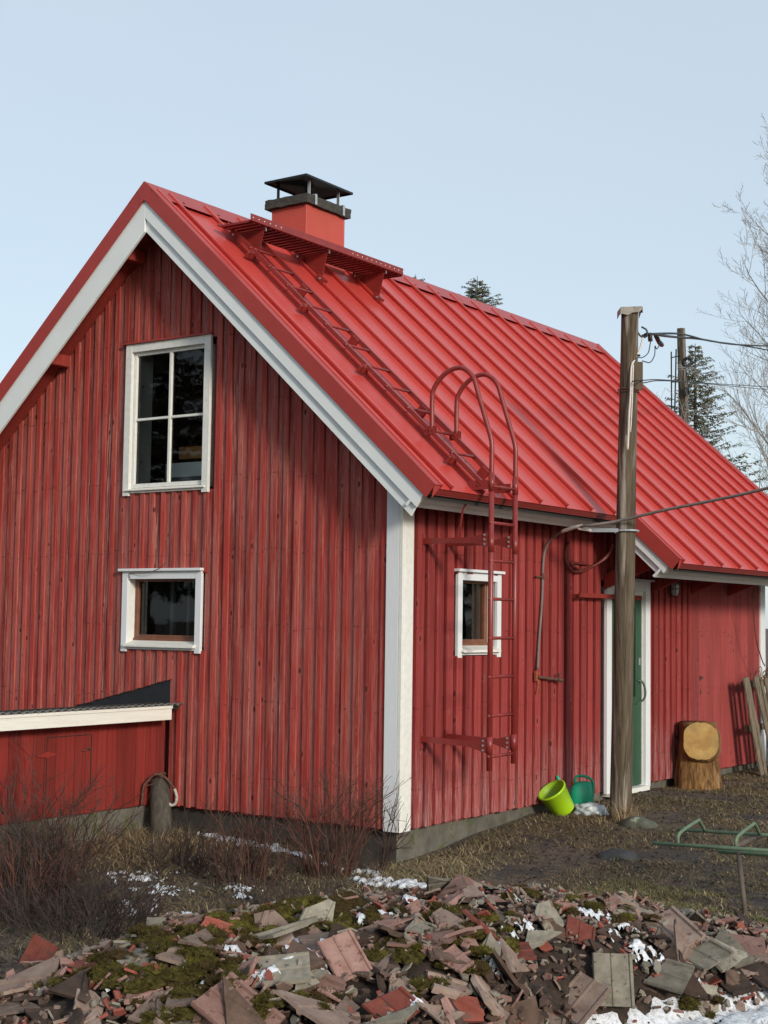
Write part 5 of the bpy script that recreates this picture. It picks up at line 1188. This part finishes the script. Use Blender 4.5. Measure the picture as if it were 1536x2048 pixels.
BIG = [ # image x, y, mesh, material, normal(right,up,toward), roll deg, scale, lift, label
 (1223, 1968, full, T_GREY, (.02, .45, 1), 1, .80, .10, 'upright pale grey roof tile propped at the front right of the rubble'),
 (1160, 2000, full, T_TAN, (-.25, .9, .75), 28, .78, .04, 'tan roof tile lying left behind the upright grey tile'),
 (690, 1922, full, T_PINK, (.15, .75, .8), -22, .70, .10, 'large pinkish square tile in the middle of the rubble'),
 (560, 1945, full, T_GREY, (-.1, 1.3, .5), 74, .85, .06, 'flat grey grooved tile left of the pinkish square tile'),
 (478, 2028, full, T_PINK, (.25, 1.0, .7), -36, 1.0, .06, 'ribbed dark pink tile at the bottom edge with red rim'),
 (1337, 1868, full, T_TAN, (-.3, 1.0, .45), -52, 1.0, .07, 'long tan grooved tile sloping at the right of the heap'),
 (1395, 1905, half, T_GREY, (-.2, 1.3, .5), -55, .9, .05, 'grey grooved tile below the long sloping tan tile'),
 (1323, 1950, half, T_GREY, (-.1, 1.2, .6), -70, .85, .05, 'broken grey half tile right of the upright grey tile'),
 (78, 1925, full, T_RED, (-.25, .35, 1), 22, .72, .10, 'leaning red tile with moss at the far left'),
 (445, 1880, full, T_RED, (.1, 1.1, .6), -62, .85, .02, 'red-rimmed tile half buried in moss left of centre'),
 (775, 2010, half, T_RED, (.1, 1.0, .8), -40, .80, .08, 'bright red broken tile at the bottom centre'),
 (1160, 1858, half, T_RED, (.1, .7, .9), 15, .62, .06, 'red tile standing on the crest right of centre'),
 (1092, 2040, half, T_TAN, (0, 1.0, .7), 15, .72, .05, 'tan tile cut off by the bottom edge of the view'),
 (745, 1880, half, T_TAN, (-.2, 1.0, .7), 60, .62, .05, 'narrow tan tile behind the pinkish square tile'),
 (1020, 1905, full, T_RED, (0, 1.6, .35), 82, .7, .02, 'thin red-edged tile seen edge-on right of centre'),
 (920, 1918, half, T_PINK, (.1, 1.3, .6), 50, .6, .06, 'pink wedge-shaped tile under moss in the middle right'),
 (630, 1855, FR[2], T_GREY, (.2, .6, 1), 30, 1.0, .06, 'small grey pointed tile piece on the mossy crest'),
 (535, 1862, FR[4], T_TAN, (-.2, .6, 1), 10, 1.25, .06, 'tan tile piece standing in moss left of the small grey one'),
 (985, 1918, FR[5], T_GREY, (.1, .7, 1), 20, 1.0, .05, 'rounded grey tile piece with snow in the middle right'),
 (215, 1905, half, T_TAN, (-.2, 1.2, .6), -60, .65, .06, 'curved tan tile piece at the upper left of the heap'),
 (640, 1985, FR[1], T_PINK, (0, 1.0, .6), -60, 1.3, .04, 'long pink tile splinter below the flat grey tile'),
 (300, 2020, half, T_TAN, (.2, 1.1, .6), -60, .75, .05, 'tan broken tile at the bottom left'),
 (30, 1985, FR[0], T_TAN, (-.3, 1.2, .5), 65, 1.5, .04, 'long tan tile splinter at the left edge'),
 (1480, 1960, half, T_BROWN, (.1, 1.3, .5), 75, .85, .03, 'dark brown tile lying near the right edge'),
 (1450, 1915, FR[0], T_GREY, (.1, 1.2, .6), 70, 1.2, .05, 'curved grey tile fragment at the right edge'),
]
for (px, py, me, m, nrm, roll, s, lift, lab) in BIG:
    p = atpx(px, py); put(me, m, p+Vector((0, 0, lift*.35))-Fh.to_3d()*lift*.6, orient(nrm, R(roll)), 'roof_tile', lab, 'broken roof tiles in the rubble heap', s*.74)
def frag_label(m, u, D):
    c = [n_ for k_, n_ in zip(TM, ('grey', 'tan', 'pinkish', 'red', 'dark brown')) if k_ is m][0]
    s_ = 'far left' if u < -1.3 else 'left' if u < -.45 else 'middle' if u < .45 else 'right' if u < 1.3 else 'far right'
    d_ = 'front' if D < 7.0 else 'slope' if D < 7.8 else 'crest'
    return c+' broken tile piece on the '+s_+' '+d_+' of the rubble heap', c+' tile pieces on the '+s_+' '+d_+' of the heap'
cnt = 0; tries = 0; spots = []
while cnt < 275 and tries < 9000:
    tries += 1; u = rs.uniform(-2.2, 2.3); D = rs.uniform(5.9, 9.2); x, y = uv2xy(u, D)
    h = heap(x, y)
    if h < .02 or abs(u) > .265*D: continue
    if any((x-a)**2+(y-b)**2 < .005 for a, b in spots): continue
    spots.append((x, y)); cnt += 1
    e = .06; nx_ = -(top(x+e, y)-top(x-e, y))/(2*e); ny_ = -(top(x, y+e)-top(x, y-e))/(2*e)
    nn_ = (Vector((nx_, ny_, 1)).normalized()+Vector((rs.gauss(0, .27), rs.gauss(0, .27), 0))).normalized()
    a = nn_.orthogonal().normalized(); a.rotate(Matrix.Rotation(rs.random()*6.28, 3, nn_)); b = nn_.cross(a)
    if rs.random() < .5: nn_ = -nn_; b = -b
    m = rs.choices(TM, (3.8, 4.4, 2.6, 1.0, 3.6))[0]
    o = put(rs.choice(FR), m, (x, y, top(x, y)+rs.uniform(.0, .035)), Matrix((a, b, nn_)).transposed(), 'tile_fragment', *frag_label(m, u, D), rs.uniform(.5, .95)*(1.3 if D < 7 else 1))
# small shards: one mesh of stuff
mb = MB()
for k in range(9500):
    u = rs.uniform(-2.4, 2.5); D = rs.uniform(5.8, 9.6); x, y = uv2xy(u, D); h = heap(x, y)
    if h < .004 or abs(u) > .28*D: continue
    s = rs.uniform(.012, .038)*(1.15 if D < 7 else 1)*(1.7 if rs.random() < .16 else 1); t = rs.uniform(.006, .013); c = Vector((x, y, top(x, y)+rs.uniform(-.012, .028)))
    nn_ = Vector((rs.gauss(0, .75), rs.gauss(0, .75), 1)).normalized(); a = nn_.orthogonal().normalized(); a.rotate(Matrix.Rotation(rs.random()*6.28, 3, nn_)); b = nn_.cross(a)
    P = [c+a*s*math.cos(q)*rs.uniform(.6, 1.2)+b*s*.62*math.sin(q)*rs.uniform(.6, 1.2) for q in (0, 1.3, 2.5, 3.7, 5.0)]
    mb.prism(P, nn_*t, rs.choices(range(5), (3.6, 4.2, 3.2, 1.3, 5))[0])
tag(mb.build('tile_shards', TM), 'small shards and chips between the larger tile pieces', 'rubble', kind='stuff')
# moss cushions with fuzz
mb = MB(); nm = 0
seeds = [(560, 1845, 12), (460, 1860, 10), (350, 1930, 9), (420, 1990, 6), (230, 1930, 7), (640, 1840, 8), (330, 1975, 6), (520, 1895, 5), (520, 1830, 14), (600, 1815, 10), (700, 1830, 8), (410, 1880, 12), (500, 1840, 8), (300, 1885, 9), (270, 1910, 8), (420, 1960, 9), (370, 1900, 7), (480, 2040, 3), (270, 1985, 5), (840, 1900, 6), (940, 1860, 9), (955, 1910, 6), (770, 1910, 5), (680, 1830, 6), (930, 1950, 4), (1060, 1810, 5), (620, 2000, 4), (200, 1950, 6), (150, 1990, 5), (330, 1840, 5), (1010, 1900, 4), (880, 1830, 5), (1190, 1830, 3), (1290, 1830, 4), (1370, 2030, 4), (380, 2030, 3), (700, 1850, 6), (450, 1925, 6), (60, 1960, 5), (860, 1990, 3), (1130, 1800, 3)]
for (px, py, n_) in seeds:
    for _ in range(int(n_*.95+.5)):
        p = atpx(px+rs.gauss(0, 36), py+rs.gauss(0, 15)); 
        if heap(p.x, p.y) < .01: continue
        c = Vector((p.x, p.y, top(p.x, p.y)+.012)); r0 = rs.uniform(.024, .068)*(.8 if px > 800 else 1); mi = rs.choices((0, 1, 2), (5, 2, 4))[0]; sd = rs.random()*50
        bm = bmesh.new(); bmesh.ops.create_icosphere(bm, subdivisions=3, radius=1); n0 = len(mb.v)
        for v in bm.verts:
            q = v.co.copy(); k_ = 1+.45*noise.noise(q*2.2+Vector((sd, 0, 0)))+.38*noise.noise(q*6+Vector((sd, 0, 0))); mb.v.append(tuple(c+Vector((q.x*r0*k_*1.15, q.y*r0*k_*1.15, q.z*r0*.55*k_))))
        for f in bm.faces:
            if f.calc_center_median().z < -.35: continue
            mb.f.append(tuple(v.index+n0 for v in f.verts)); mb.m.append(mi)
        for f in bm.faces:
            q = f.calc_center_median()
            if q.z < -.1: continue
            for _k in range(2):
                k_ = 1+.45*noise.noise(q*2.2+Vector((sd, 0, 0)))+.38*noise.noise(q*6+Vector((sd, 0, 0))); b_ = c+Vector((q.x*r0*k_*1.15, q.y*r0*k_*1.15, q.z*r0*.55*k_))+Vector((rs.gauss(0, .003), rs.gauss(0, .003), 0)); d_ = (q+Vector((rs.gauss(0, .5), rs.gauss(0, .5), .35))).normalized(); s_ = d_.orthogonal().normalized()*.0016; h_ = rs.uniform(.006, .018)
                mb.add([b_-s_, b_+s_, b_+d_*h_], [(0, 1, 2)], rs.choices((mi, 1, 2), (5, 1.6, 1))[0])
        bm.free()
tag(mb.build('moss', MOSS), 'cushions of green and brown moss growing over the rubble heap', 'moss', kind='stuff')
# snow scraps among the tiles
areas = []
for (px, py, r_) in [(600, 1925, .16), (560, 1900, .12), (520, 1960, .10), (460, 1910, .05), (640, 1900, .08), (1180, 1835, .10), (1210, 1870, .11), (1290, 1915, .13), (1000, 1900, .12), (1040, 1880, .10), (1050, 1870, .10), (980, 1935, .08), (600, 1805, .10), (660, 1812, .08), (480, 1800, .10), (540, 1815, .06), (720, 1850, .06), (380, 1840, .08), (1240, 1850, .10), (1450, 1935, .07), (760, 1840, .06), (1350, 1960, .08), (900, 1830, .06), (820, 1810, .06), (400, 1985, .05), (370, 1950, .05), (200, 1985, .05), (820, 2020, .07), (1130, 1800, .05), (1020, 1795, .06), (960, 1800, .05), (30, 1960, .06), (1390, 1985, .09)]:
    p = atpx(px, py); areas.append((p.x, p.y, r_*1.15, r_*.8, .6))
snow('snow', 'scraps of old snow lying between the broken tiles', areas, lambda x, y: top(x, y)+.020, .026, .012, .30, 11)
